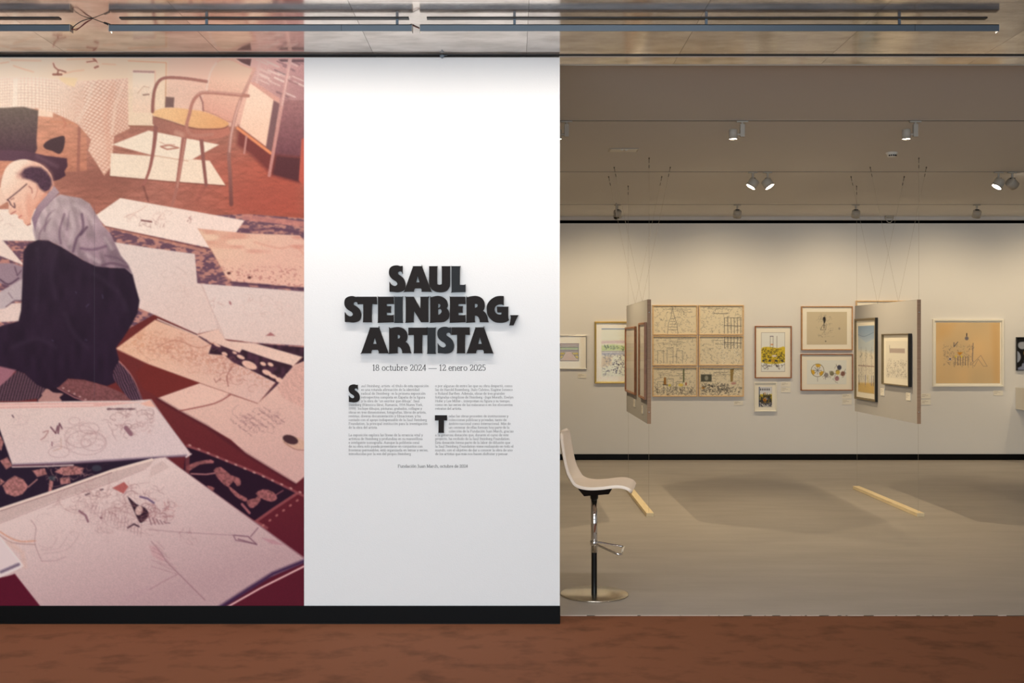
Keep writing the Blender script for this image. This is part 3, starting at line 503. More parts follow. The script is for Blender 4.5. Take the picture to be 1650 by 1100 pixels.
    L([(82, 688), (90, 698), (93, 686), (94, 698), (96, 682), (100, 690)], 2, (104, 62, 74)); L([(70, 696), (78, 694), (72, 704), (66, 708)], 1.6, (170, 120, 116), curve=3); L([(84, 712), (84, 718)], 1.4, (130, 86, 96)); L([(98, 706), (99, 722), (86, 726)], .9, (190, 146, 130))
    for k in range(9): L([(174+k*5, 659), (177+k*5, 658.5)], R.choice([2, 3.4]), (96, 64, 70), alpha=.8)
    C.scribble(R, 200, 680, 22, 16, 16, (150, 104, 104), .9); C.scribble(R, 232, 688, 14, 10, 22, (186, 140, 136), .8); L([(203, 689), (211, 699)], 7, (134, 90, 100), alpha=.9); C.scribble(R, 35, 675, 26, 12, 9, (196, 160, 158), .7); L([(20, 669), (22, 672)], 1.6, (90, 60, 70)); C.scribble(R, 34, 712, 14, 8, 7, (200, 166, 164), .7)
    # ---- large board at the bottom
    P([(-190, 888), (0, 821), (90, 791), (180, 758), (250, 738), (268, 736), (290, 753), (400, 832), (492, 899), (492, 905), (430, 932), (352, 980), (66, 980), (24, 926), (0, 930), (-190, 960)], (218, 190, 182), (178, 144, 144), ((200, 780), (260, 960)))
    P([(-190, 888), (0, 822), (180, 759), (250, 739), (240, 752), (180, 776), (90, 806), (0, 842), (-190, 908)], (198, 168, 160)); L([(-190, 886), (0, 820), (90, 790), (180, 758), (245, 740)], 4, (236, 208, 192)); L([(0, 823), (90, 793), (180, 761)], 1.2, (140, 100, 100), alpha=.8); L([(0, 843), (90, 808), (180, 777), (235, 755)], .9, (160, 120, 118), alpha=.7)
    L([(268, 737), (400, 833), (490, 899)], 1.2, (110, 60, 70), alpha=.8); P([(244, 752), (262, 742), (273, 753), (240, 770)], (206, 176, 168)); L([(352, 980), (400, 949), (440, 924), (492, 903)], 6, (60, 34, 64), soft=2.4); L([(362, 980), (420, 947), (492, 911)], 2.6, (224, 176, 172))
    L([(0, 856), (16, 866), (34, 872), (57, 871)], 2.4, (206, 150, 128), curve=3); L([(0, 862), (20, 874), (57, 877)], 1, (160, 116, 112), curve=3); L([(50, 838), (58, 850), (56, 872), (62, 892), (68, 904)], .9, (166, 126, 126), curve=3)
    for r in (22, 34, 48): L([(60+r*.2, 868+r*.5), (60+r, 880+r*.1), (64+r*1.3, 868-r*.1)], .8, (176, 138, 138), curve=4, alpha=.7)
    L([(68, 904), (90, 903), (106, 897)], 1.6, (176, 136, 138), alpha=.7)
    C.scribble(R, 155, 800, 62, 26, 60, (176, 132, 128), .8, turn=.5); C.scribble(R, 180, 835, 50, 22, 40, (176, 136, 134), .8, turn=.5); C.scribble(R, 225, 800, 26, 20, 26, (150, 104, 106), .9)
    P([(181, 786), (200, 776), (207, 784), (199, 795)], (172, 92, 88)); P([(206, 800), (220, 812), (234, 818), (240, 830), (228, 842), (222, 836), (214, 818)], (50, 28, 40), curve=3); C.blob(224, 822, 6, 8, (206, 170, 160), ang=.3); L([(226, 800), (238, 803), (248, 810)], 3, (110, 84, 110)); L([(206, 850), (216, 844), (224, 848)], 2.4, (60, 36, 48)); L([(128, 823), (138, 830), (142, 840)], 3.4, (120, 76, 88), alpha=.8); L([(138, 797), (144, 795)], 2, (90, 62, 70)); L([(162, 789), (166, 788)], 2, (90, 62, 70)); C.blob(163, 834, 2, 1.6, (110, 70, 80))
    for k in range(6): L([(240+k*6, 832+k*2), (244+k*6, 845-k*.5)], 1.4, (110, 72, 80), alpha=.8)
    C.scribble(R, 260, 825, 22, 14, 22, (170, 112, 110), .9); L([(240, 853), (290, 857), (340, 860), (376, 862)], .9, (150, 110, 114), alpha=.8); C.scribble(R, 300, 862, 10, 12, 9, (150, 104, 108), .9); L([(378, 862), (400, 864), (414, 877), (384, 868)], 1.5, (110, 72, 86)); L([(404, 864), (416, 850)], 1.2, (110, 72, 86)); P([(420, 866), (440, 869), (458, 878), (438, 876)], (176, 130, 134)); L([(376, 862), (380, 870), (412, 876)], 1.2, (110, 72, 86))
    P([(240, 878), (252, 880), (266, 900), (262, 905), (246, 896)], (190, 146, 146), alpha=.7); L([(244, 872), (258, 888), (268, 904), (288, 924), (330, 966)], 1, (130, 88, 94), alpha=.8); L([(240, 950), (264, 936), (288, 924)], .9, (150, 108, 112), alpha=.8); L([(200, 965), (240, 948)], 5, (176, 138, 144), alpha=.3, soft=4)
    P([(-110, 760), (0, 866), (36, 911), (30, 916), (0, 930), (-130, 985)], (222, 198, 194)); L([(0, 866), (37, 911), (0, 928)], 2.6, (240, 222, 216)); L([(2, 921), (30, 909)], 4, (70, 52, 78), alpha=.85, soft=2.4); L([(40, 912), (36, 890), (14, 874)], 5, (206, 162, 142), alpha=.5, soft=4)
    P([(-190, 990), (0, 932), (24, 924), (68, 980), (-190, 985)], (86, 20, 38))
    def pencil(cx, cy, rx, ry, n, col, w=.8, al=.55):
        for _ in range(n):
            x, y = cx+R.uniform(-rx, rx), cy+R.uniform(-ry, ry); q = R.uniform(2, min(rx, ry)*.55+3); a0 = R.uniform(0, 6.28); sp = R.uniform(1.5, 5.5); e = R.uniform(.45, .9); tilt = R.uniform(-.5, .5)
            L([(x+q*math.cos(a0+sp*k/9)+tilt*q*math.sin(a0+sp*k/9), y+q*e*math.sin(a0+sp*k/9)) for k in range(10)], w, col, alpha=al*R.uniform(.5, 1))
    pencil(165, 808, 46, 18, 46, (150, 106, 104)); pencil(205, 838, 46, 20, 40, (156, 112, 110)); pencil(120, 850, 50, 22, 16, (172, 134, 132), .8, .45); pencil(252, 826, 24, 14, 26, (140, 92, 94), .9, .7)
    for k in range(16): L([(150+k*5.2, 812+k*2.2), (146+k*5.4, 826+k*2.6)], .9, (140, 98, 100), alpha=.5)
    for k in range(9): L([(250+R.uniform(-8, 8), 872+k*5), (262+k*3+R.uniform(-4, 4), 884+k*5)], .9, (150, 104, 108), alpha=.55)
    pencil(125, 706, 36, 22, 26, (176, 134, 130), .8, .5); pencil(212, 676, 30, 14, 26, (150, 106, 104), .9, .6); pencil(50, 690, 34, 26, 14, (190, 156, 152), .7, .5)
    pencil(265, 552, 46, 16, 40, (196, 132, 110), .9, .6); pencil(330, 585, 44, 14, 36, (186, 124, 108), .9, .6); pencil(385, 612, 26, 14, 12, (170, 108, 98), .9, .6); L([(250, 562), (282, 548), (320, 560), (345, 552)], 1.4, (176, 108, 90), alpha=.6, curve=4)
    pencil(420, 676, 34, 16, 34, (150, 108, 108), .8, .5); pencil(430, 500, 40, 20, 12, (206, 168, 156), .8, .5); pencil(280, 470, 30, 34, 12, (204, 172, 160), .8, .45); pencil(250, 352, 46, 10, 12, (206, 158, 144), .8, .6)
    # dense trailing folds of the cloth and grain in the dark wool
    # the paper's grain, light scratch
    C.blur(.75)
    fade = np.clip((430-C.ys)/260, 0, 1)[:, None, None]*.17       # pale haze painted in toward the top, standing for washed-out light
    C.im = C.im*(1-fade)+np.array([255, 226, 208.])*fade
    X, Y = np.meshgrid(C.xs, C.ys)
    C.im *= (1+.07*(vnoise(X, Y, 1.4, 31)-.5)+.015*(vnoise(X, Y, 4.3, 33)-.5))[..., None]
    return C
# ================================================================ wall washers hung under the foyer ceiling
YL = 5.645
def wx(x, Y=YL): return (x-CX)*Y/F
Z0, Z1 = 3.257, 3.292
def washer(x0, x1, hangers, joints, label, t0, t1, tlabel):
    a, b = wx(x0), wx(x1); t = thing('wall_washer', label, 'light fixture', ((a+b)/2, YL, Z0), group='linear wall washers'); h = (b-a)/2; c = (a+b)/2
    MB().box((-h, -.020, 0), (h, -.016, Z1-Z0)).box((-h, -.02, Z1-Z0-.004), (h, .024, Z1-Z0)).box((-h, .018, .012), (h, .022, Z1-Z0)).build('housing', M['steel'], t)
    for s in (-1, 1): MB().box((s*h-s*.003, -.0205, -.0005), (s*h, .0225, Z1-Z0+.0005)).build('end_cap', M['white_metal'], t)
    for x in joints: MB().box((wx(x)-c-.001, -.0206, -.0004), (wx(x)-c+.001, -.0196, Z1-Z0)).build('joint', M['dark_track'], t)
    for x in hangers: MB().box((wx(x)-c-.007, -.004, Z1-Z0), (wx(x)-c+.007, .004, HC-Z0-.004)).build('hanger', M['steel'], t)
    MB().box((-h+.004, -.010, .019), (h-.004, .014, .022)).build('led_strip', M['led'], t)
    L = area_light('washer_light', (0, .006, .006), (math.radians(31), 0, 0), 2*h-.02, .02, LED_POWER*2*h, LED_COLOR, 134); L.parent = t
    k = box('ceiling_track', (wx(t0), YL-.018, HC-.004), (wx(t1), YL+.018, HC+.001), M['dark_track']); tag(k, tlabel, 'track', 'slim ceiling tracks above the washers')
washer(-600, 115.5, (-100, -380), (), 'blue grey linear washer ending in loose cable above the mural', -590, 97, 'dark ceiling track over the mural, cut off before the loose cables')
washer(177, 665, (333, 640), (551,), 'blue grey linear washer hung between the loose cables and the title wall', 194, 659, 'dark ceiling track running from the mural to the title wall')
washer(676.5, 1608, (829, 1138, 1449), (1472,), 'long blue grey linear washer reaching out over the gallery opening', 688, 1589, 'long dark ceiling track reaching over the gallery opening')
def cable(pts, m, label):
    o = MB().tube(spline([tuple(px(x, y, YL+d)) for x, y, d in pts], 6), .0022, 6).build('power_cable', M[m]); return tag(o, label, 'cable', 'cables between the washers')
cable([(115, 47, 0), (122, 40, 0), (134, 33, 0), (148, 30, 0), (160, 34, 0), (170, 38, 0), (178, 43, 0)], 'cable_black', 'black cable looping between the washers above the mural')
cable([(115, 48, 0), (127, 45, 0), (138, 36, 0), (148, 31, 0), (140, 36, 0), (128, 45, 0), (122, 49, 0), (117, 46, 0)], 'cable_red', 'thin red cable curled at the end of a washer above the mural')
o = MB().tube([px(168, 36.5, YL), px(177, 40, YL)], .0055, 8).build('cable_plug', M['cable_black']); tag(o, 'small black cable plug at the end of a washer above the mural', 'plug')
cable([(657, 42, 0), (663, 39, 0), (670, 42, 0), (676, 45, 0)], 'cable_black', 'short dark cable joining two washers above the title wall')
cable([(655, 42, -.01), (662, 40, -.01), (671, 44, -.01), (677, 46, 0)], 'cable_red', 'short red cable joining two washers above the title wall')

# ================================================================ mural, pasted in strips
MURAL_X0, MURAL_X1, MURAL_TOP, MURAL_BOTTOM = -186, 490, 93, 977
def sheet(name, C, i0, i1, place, ink, m, parent):
    """grid of points that carry the print's colours"""
    xs, ys = C.xs[i0:i1], C.ys; w, h = len(xs), len(ys)
    X, Y = np.meshgrid(xs, ys); co = place(X, Y).reshape(-1, 3)
    me = bpy.data.meshes.new(name); n = w*h; q = (w-1)*(h-1)
    a = (np.arange(h-1)[:, None]*w+np.arange(w-1)[None]).ravel(); idx = np.stack([a, a+w, a+w+1, a+1], 1).ravel()
    me.vertices.add(n); me.vertices.foreach_set('co', co.ravel().astype(np.float32))
    me.loops.add(q*4); me.loops.foreach_set('vertex_index', idx.astype(np.int32))
    me.polygons.add(q); me.polygons.foreach_set('loop_start', np.arange(q, dtype=np.int32)*4)
    me.update(calc_edges=True)
    at = me.color_attributes.new('ink', 'FLOAT_COLOR', 'POINT')
    rgba = np.ones((n, 4), np.float32); rgba[:, :3] = ink(C.im[:, i0:i1], X, Y).reshape(-1, 3)
    at.data.foreach_set('color', rgba.ravel()); me.update()
    return link(name, me, m, parent)
C = paint_mural(1.0)
def mural_ink(im, X, Y):
    # colours as seen divided by the light that falls there on white paint gives the ink itself
    w = np.interp(Y, WASH_Y, WASH_V)[..., None]
    k = lin(im)*.84/w
    return np.clip(k/np.maximum(1, k.max(-1, keepdims=True)/.86), .003, .88)
def mural_place(X, Y): return np.stack([(X-CX)*YW/F, np.full(X.shape, YW-.0012), EYE-(Y-CY)*YW/F], -1)
mural = thing('photo_mural', 'large warm-toned photographic mural of a person drawing on a floor strewn with sheets', 'mural', (0, 0, 0))
js = int(152-MURAL_X0)
sheet('print_strip', C, 0, js+1, mural_place, mural_ink, M['mural'], mural)
sheet('print_strip', C, js, C.w, mural_place, mural_ink, M['mural'], mural)
p0, p1 = px(152, 330, YW-.0016), px(152.25, 640, YW-.0016); MB().box((p0.x, YW-.0017, p1.z), (p0.x+.0009, YW-.0011, p0.z)).build('paper_seam', mat('pale_seam', (70, 60, 76), .6), mural)

# ================================================================ raised title letters
def curve_loop(pts, n=5, limit=50):
    """rounds a traced outline except at its corners"""
    p = [Vector(q).to_2d() if len(q) > 2 else Vector(q) for q in pts]; m = len(p); cor = []
    for i in range(m):
        a, b = p[i]-p[i-1], p[(i+1) % m]-p[i]
        if a.length < 1e-9 or b.length < 1e-9 or math.degrees(a.angle(b)) > limit: cor.append(i)
    if len(cor) < 2: return spline([tuple(q) for q in p], n, True)
    out = []
    for a, b in zip(cor, cor[1:]+[cor[0]+m]):
        run = [tuple(p[k % m]) for k in range(a, b+1)]
        out += (run[:-1] if len(run) == 2 else spline(run, n)[:-1])
    return out
GL = {
 'S': ((850, 85, 1142, 560), [[(1090, 95), (1090, 235), (1078, 205), (1050, 190), (1020, 195), (1006, 215), (1016, 242), (1060, 272), (1110, 320), (1138, 390), (1140, 450), (1120, 510), (1075, 545), (1000, 560), (930, 553), (860, 550), (858, 375), (880, 410), (920, 440), (962, 449), (995, 430), (999, 405), (975, 370), (910, 328), (866, 275), (851, 215), (860, 150), (890, 112), (940, 90), (1000, 85), (1050, 98)]]),
 'A': ((1110, 100, 1605, 550), [[(1268, 100), (1440, 100), (1436, 108), (1590, 520), (1605, 550), (1428, 550), (1430, 520), (1415, 490), (1308, 490), (1293, 520), (1290, 550), (1110, 550), (1130, 520), (1276, 112)], [(1357, 262), (1392, 386), (1328, 386)]]),
 'U': ((15, 100, 398, 560), [[(15, 100), (172, 100), (163, 130), (163, 395), (175, 420), (205, 430), (234, 420), (245, 395), (245, 130), (236, 100), (398, 100), (390, 130), (388, 400), (376, 470), (335, 530), (270, 556), (200, 560), (120, 545), (60, 500), (28, 440), (20, 380), (22, 130)]]),
 'L': ((412, 100, 664, 555), [[(412, 100), (580, 100), (566, 130), (562, 430), (640, 430), (664, 418), (664, 555), (410, 555), (418, 530), (418, 130)]]),
 'T': ((298, 640, 635, 1090), [[(298, 640), (632, 640), (635, 772), (560, 770), (548, 785), (545, 1060), (556, 1090), (384, 1090), (396, 1060), (398, 785), (385, 770), (298, 772)]]),
 'E': ((650, 640, 932, 1090), [[(650, 640), (930, 640), (932, 770), (915, 768), (808, 768), (806, 806), (886, 806), (880, 865), (884, 922), (806, 922), (808, 965), (915, 965), (930, 955), (932, 1090), (650, 1090), (658, 1060), (658, 670)]]),
 'I': ((940, 640, 1100, 1090), [[(940, 640), (1100, 640), (1090, 670), (1090, 1060), (1100, 1090), (940, 1090), (950, 1060), (950, 670)]]),
 'N': ((1130, 640, 1556, 1090), [[(1130, 640), (1288, 640), (1406, 852), (1408, 670), (1400, 640), (1556, 640), (1546, 670), (1546, 1090), (1418, 1090), (1290, 885), (1284, 1060), (1292, 1090), (1134, 1090), (1146, 1060), (1146, 670)]]),
 'B': ((30, 625, 380, 1090), [[(32, 632), (62, 648), (120, 632), (190, 626), (270, 650), (330, 705), (350, 770), (346, 815), (332, 840), (362, 885), (378, 950), (362, 1020), (312, 1068), (240, 1090), (30, 1090), (40, 1060), (40, 670)], [(178, 765), (205, 766), (222, 790), (208, 828), (178, 840)], [(178, 865), (205, 850), (235, 872), (241, 908), (216, 945), (178, 960)]]),
 'R': ((670, 625, 1076, 1090), [[(675, 630), (700, 648), (760, 632), (850, 625), (930, 650), (985, 705), (1005, 780), (996, 850), (970, 886), (1010, 918), (1045, 980), (1060, 1050), (1076, 1090), (915, 1090), (912, 1050), (890, 1000), (855, 976), (828, 975), (828, 1060), (836, 1090), (670, 1090), (680, 1060), (680, 670)], [(826, 765), (860, 766), (880, 790), (868, 824), (828, 836)]]),
 'G': ((1035, 625, 1435, 1100), [[(1340, 628), (1340, 792), (1300, 775), (1240, 780), (1195, 810), (1178, 860), (1190, 910), (1225, 945), (1270, 955), (1298, 948), (1298, 918), (1240, 918), (1224, 905), (1218, 830), (1222, 815), (1426, 815), (1420, 840), (1422, 1010), (1435, 1050), (1380, 1085), (1290, 1100), (1190, 1090), (1110, 1040), (1055, 960), (1036, 860), (1050, 770), (1110, 690), (1190, 640), (1270, 625)]]),
 ',': ((1435, 965, 1602, 1145), [[(1452, 965), (1602, 965), (1575, 1010), (1512, 1145), (1435, 1145), (1450, 1090), (1463, 1000)]]),
}
def letter(ch, x0, y0, x1, y1, depth, m, label, group, off=0.0):
    (bx0, by0, bx1, by1), loops = GL[ch]
    cu = bpy.data.curves.new('letter', 'CURVE'); cu.dimensions = '2D'; cu.fill_mode = 'BOTH'; cu.extrude = depth/2
    c = px((x0+x1)/2, (y0+y1)/2, YW)
    for lp in loops:
        q = [px(x0+(a-bx0)/(bx1-bx0)*(x1-x0), y0+(b-by0)/(by1-by0)*(y1-y0), YW)-c for a, b in curve_loop(lp)]
        sp = cu.splines.new('POLY'); sp.points.add(len(q)-1); sp.use_cyclic_u = True
        for p, w in zip(sp.points, q): p.co = (w.x, w.z, 0, 1)
    t = bpy.data.objects.new('tmp', cu); col.objects.link(t); dg = bpy.context.evaluated_depsgraph_get()
    me = bpy.data.meshes.new_from_object(t.evaluated_get(dg)); bpy.data.objects.remove(t); bpy.data.curves.remove(cu)
    me.name = 'title_letter'; me.materials.clear()
    o = link('title_letter', me, M[m]); o.location = (c.x, YW-depth/2-off-.0005, c.z); o.rotation_euler = (math.pi/2, 0, 0)
    return tag(o, label, 'letter', group)
def Z11(ox, oy, b): return (ox+b[0]/11, oy+b[1]/11, ox+b[2]/11, oy+b[3]/11)
ROWS = [
 ('top', 'raised black {} of the short top row of title letters', [('S', 550, 420, None), ('A', 550, 420, None), ('U', 690, 420, None), ('L', 690, 420, None)]),
 ('middle', 'raised black {} of the long middle row of title letters', [('S', 550, 420, (62, 628, 358, 1095)), ('T', 550, 420, None), ('E', 550, 420, None), ('I', 550, 420, None), ('N', 550, 420, None), ('B', 690, 420, None), ('E', 690, 420, (380, 640, 662, 1090)), ('R', 690, 420, None), ('G', 690, 420, None), (',', 690, 420, None)]),
 ('bottom', 'raised black {} of the bottom row of title letters', [('A', 550, 510, (350, 192, 845, 650)), ('R', 550, 510, (845, 185, 1245, 648)), ('T', 550, 510, (1195, 195, 1525, 648)), ('I', 550, 510, (1520, 195, 1683, 648)), ('S', 690, 510, (165, 180, 460, 656)), ('T', 690, 510, (420, 190, 740, 648)), ('A', 690, 510, (675, 190, 1158, 650))]),
]
ORD = ['first letter', 'second letter', 'third letter', 'fourth letter', 'fifth letter', 'sixth letter', 'seventh letter', 'eighth letter', 'ninth letter']
for row, lab, items in ROWS:
    for k, (ch, ox, oy, b) in enumerate(items):
        b = b or GL[ch][0]; lt = 'sheen-lightened black' if (row, k) in (('top', 3), ('middle', 3), ('bottom', 3), ('bottom', 4)) else 'black'  # some letters get a lighter colour that stands for a reflected sheen
        what = 'comma ending' if ch == ',' else f'{ch}, {ORD[k]}'
        l = lab.format(what).replace('black', lt).replace('ending of', 'ending')
        letter(ch, *Z11(ox, oy, b), .0225+.0017*((k*3) % 4)+(.003 if lt != 'black' else 0), 'letter_sheen' if lt != 'black' else 'letter', l, 'raised title letters')
letter('S', 562, 619, 580, 648, .012, 'letter', 'small raised black S opening the first column of wall text', 'raised initials')
letter('T', 701, 668.7, 720.6, 696.8, .012, 'letter', 'small raised black T inside the second column of wall text', 'raised initials')

# ================================================================ printed wall text in a stroked serif face
def arc(cx, cy, rx, ry, a0, a1, n=10): return [(cx+rx*math.cos(math.radians(a0+(a1-a0)*k/n)), cy+ry*math.sin(math.radians(a0+(a1-a0)*k/n))) for k in range(n+1)]
XH, CP, AS, DS = .45, .67, .71, -.22
def sf(x, y, l=.07): return [(x-l, y), (x+l, y)]
FONT = {
 'a': (.47, [arc(.2, .31, .13, .14, 150, 10)+[(.33, .08), (.37, .01), (.44, .03)], [(.33, .27)]+arc(.2, .12, .14, .125, 110, 300)+[(.33, .1)]]),
 'b': (.53, [[(.1, AS), (.1, .02)], arc(.27, .225, .17, .225, 150, -150), [(.03, AS), (.1, AS)]]),
 'c': (.44, [arc(.25, .225, .18, .225, 40, 318)]),
 'd': (.53, [[(.4, AS), (.4, .0), (.48, .0)], arc(.24, .225, .17, .225, 30, 330), [(.33, AS), (.4, AS)]]),
 'e': (.45, [[(.07, .24), (.4, .24)]+arc(.24, .24, .16, .21, 0, 180)[1:]+arc(.25, .225, .18, .225, 180, 318)[1:]]),
 'f': (.32, [[(.14, 0), (.14, .55)]+arc(.25, .57, .11, .13, 180, 50), sf(.14, 0), [(.04, .43), (.27, .43)]]),
 'g': (.48, [arc(.21, .30, .14, .15, 0, 360), arc(.22, -.1, .17, .11, 0, 360), [(.12, .18), (.09, .1), (.14, .03), (.3, .01), (.39, -.05)], [(.33, .4), (.42, .44)]]),
 'h': (.56, [[(.1, AS), (.1, 0)], [(.1, .34)]+arc(.28, .3, .16, .15, 150, 0)+[(.44, 0)], sf(.1, 0), sf(.44, 0), [(.03, AS), (.1, AS)]]),
 'i': (.28, [[(.14, XH-.01), (.14, 0)], sf(.14, 0), [(.06, XH-.02), (.14, XH-.02)], [(.13, .62), (.15, .66)]]),
 'j': (.28, [[(.15, XH-.01), (.15, -.12)]+arc(.05, -.12, .1, .09, 0, -100), [(.07, XH-.02), (.15, XH-.02)], [(.14, .62), (.16, .66)]]),
 'k': (.52, [[(.1, AS), (.1, 0)], [(.42, .43), (.12, .18)], [(.2, .26), (.46, 0)], sf(.1, 0), [(.03, AS), (.1, AS)]]),
 'l': (.28, [[(.14, AS), (.14, 0)], sf(.14, 0), [(.06, AS), (.14, AS)]]),
 'm': (.84, [[(.1, XH-.01), (.1, 0)], [(.1, .33)]+arc(.26, .3, .14, .14, 150, 0)+[(.4, 0)], [(.4, .33)]+arc(.56, .3, .14, .14, 150, 0)+[(.7, 0)], sf(.1, 0), sf(.4, 0), sf(.7, 0), [(.03, XH-.02), (.1, XH-.02)]]),
 'n': (.56, [[(.1, XH-.01), (.1, 0)], [(.1, .33)]+arc(.28, .3, .16, .15, 150, 0)+[(.44, 0)], sf(.1, 0), sf(.44, 0), [(.03, XH-.02), (.1, XH-.02)]]),
 'o': (.5, [arc(.25, .225, .19, .225, 0, 360, 16)]),
 'p': (.53, [[(.1, XH-.01), (.1, DS)], arc(.27, .225, .17, .225, 150, -150), sf(.1, DS), [(.03, XH-.02), (.1, XH-.02)]]),
 'q': (.53, [[(.4, XH), (.4, DS)], arc(.24, .225, .17, .225, 30, 330), sf(.4, DS)]),
 'r': (.38, [[(.1, XH-.01), (.1, 0)], [(.1, .3), (.18, .41), (.27, .44), (.34, .4)], sf(.1, 0, .08), [(.03, XH-.02), (.1, XH-.02)]]),
 's': (.38, [[(.32, .34), (.3, .42), (.19, .45), (.09, .41), (.07, .33), (.14, .26), (.25, .21), (.32, .14), (.29, .04), (.18, 0), (.08, .03), (.06, .12)]]),
 't': (.32, [[(.14, .58), (.14, .09), (.18, .01), (.25, .01), (.3, .05)], [(.03, .43), (.28, .43)]]),
 'u': (.55, [[(.1, XH-.01), (.1, .14)]+arc(.25, .14, .15, .14, 180, 320)+[(.42, .14)], [(.42, XH-.01), (.42, 0), (.5, 0)], [(.03, XH-.02), (.1, XH-.02)], [(.35, XH-.02), (.42, XH-.02)]]),
 'v': (.48, [[(.06, XH), (.24, .01), (.42, XH)], sf(.07, XH-.02), sf(.41, XH-.02)]),
 'x': (.48, [[(.06, XH), (.42, 0)], [(.41, XH), (.06, 0)], sf(.08, 0), sf(.4, 0), sf(.08, XH-.02), sf(.4, XH-.02)]),
 'y': (.48, [[(.06, XH), (.25, .02)], [(.42, XH), (.22, -.08), (.13, -.2), (.06, -.18)], sf(.07, XH-.02), sf(.41, XH-.02)]),
 'z': (.43, [[(.05, XH-.12), (.06, XH-.02), (.36, XH-.02), (.05, .02), (.37, .02), (.39, .12)]]),
 'A': (.68, [[(.06, 0), (.33, CP), (.6, 0)], [(.16, .23), (.5, .23)], sf(.06, 0), sf(.6, 0)]),
 'B': (.6, [[(.13, 0), (.13, CP)], [(.05, CP), (.13, CP)]+arc(.3, .51, .19, .16, 90, -90)+[(.13, .35)], [(.13, .35)]+arc(.31, .175, .21, .175, 90, -90)+[(.05, 0)]]),
 'C': (.64, [arc(.34, .335, .28, .335, 42, 318, 16), [(.55, .45), (.55, .64)]]),
 'E': (.58, [[(.13, 0), (.13, CP)], [(.05, CP-.02), (.5, CP-.02), (.51, .52)], [(.13, .34), (.4, .34)], [(.05, .02), (.52, .02), (.54, .17)]]),
 'F': (.56, [[(.13, 0), (.13, CP)], [(.05, CP-.02), (.5, CP-.02), (.51, .52)], [(.13, .34), (.4, .34)], sf(.13, .02, .1)]),
 'H': (.72, [[(.13, 0), (.13, CP)], [(.57, 0), (.57, CP)], [(.13, .35), (.57, .35)], sf(.13, 0), sf(.57, 0), sf(.13, CP), sf(.57, CP)]),
 'I': (.34, [[(.17, 0), (.17, CP)], sf(.17, 0, .1), sf(.17, CP, .1)]),
 'J': (.36, [[(.2, CP), (.2, .05), (.14, -.06), (.04, -.08)], sf(.2, CP, .1)]),
 'L': (.56, [[(.13, 0), (.13, CP)], [(.05, .02), (.5, .02), (.52, .17)], sf(.13, CP, .09)]),
 'M': (.84, [[(.12, 0), (.14, CP), (.42, .04), (.7, CP), (.72, 0)], sf(.12, 0), sf(.72, 0), sf(.12, CP), sf(.72, CP)]),
 'N': (.72, [[(.13, 0), (.13, CP), (.58, .01), (.58, CP)], sf(.13, 0), sf(.1, CP), sf(.58, CP)]),
 'R': (.63, [[(.13, 0), (.13, CP)], [(.05, CP), (.13, CP)]+arc(.3, .505, .19, .165, 90, -90)+[(.13, .34)], [(.3, .34), (.5, .03), (.6, .0)], sf(.13, 0)]),
 'S': (.5, [[(.42, .5), (.4, .62), (.26, .67), (.12, .62), (.08, .5), (.16, .4), (.32, .31), (.43, .2), (.39, .06), (.24, 0), (.1, .05), (.07, .18)]]),
 'Y': (.64, [[(.07, CP), (.31, .3), (.31, 0)], [(.56, CP), (.31, .3)], sf(.07, CP), sf(.56, CP), sf(.31, 0, .09)]),
 '0': (.52, [arc(.26, .335, .2, .335, 0, 360, 16)]), '1': (.4, [[(.1, .57), (.22, .66), (.22, 0)], sf(.22, 0, .09)]),
 '2': (.5, [[(.08, .5)]+arc(.24, .49, .16, .18, 160, -30)+[(.08, .02), (.43, .02), (.45, .11)]]),
 '4': (.52, [[(.35, 0), (.35, .66), (.05, .19), (.48, .19)]]), '5': (.48, [[(.4, .65), (.13, .65), (.11, .38)]+arc(.23, .21, .17, .2, 110, -140)]),
 '8': (.52, [arc(.25, .5, .15, .16, 0, 360, 14), arc(.25, .17, .19, .17, 0, 360, 14)]), '9': (.5, [arc(.25, .47, .17, .19, 0, 360, 14), [(.42, .47), (.38, .2), (.24, .03), (.12, 0)]]),
 '.': (.24, [[(.1, .02), (.13, .05)]]), ',': (.24, [[(.12, .06), (.13, 0), (.07, -.1)]]), '(': (.3, [arc(.32, .26, .22, .45, 120, 240)]), ')': (.3, [arc(-.02, .26, .22, .45, 60, -60)]),
 '-': (.32, [[(.05, .23), (.27, .23)]]), '\u2013': (.4, [[(.02, .23), (.38, .23)]]), '\u2014': (1.0, [[(0, .23), (1.0, .23)]]), '\u201c': (.34, [[(.08, .56), (.1, .68)], [(.2, .56), (.22, .68)]]), '\u201d': (.34, [[(.1, .68), (.08, .56)], [(.22, .68), (.2, .56)]]),
}
MARK = {'\u00e1': ('a', 1), '\u00e9': ('e', 1), '\u00ed': ('i', 1), '\u00f3': ('o', 1), '\u00fa': ('u', 1), '\u00f1': ('n', 2), '\u00e8': ('e', 3), '\u00e2': ('a', 4), '\u0103': ('a', 5), '\u00c9': ('E', 1)}
def glyph(ch):
    if ch == ' ': return .26, []
    if ch in MARK:
        b, k = MARK[ch]; w, s = FONT[b]; s = [q for q in s if not (b == 'i' and q[0][1] > .6)]; m = w/2-.02
        return w, s+[{1: [(m-.03, .53), (m+.07, .66)], 2: [(m-.13, .56), (m-.04, .61), (m+.05, .57), (m+.13, .62)], 3: [(m+.05, .53), (m-.06, .66)], 4: [(m-.09, .54), (m, .64), (m+.09, .54)], 5: [(m-.09, .63), (m, .55), (m+.09, .63)]}[k]]
    return FONT[ch]
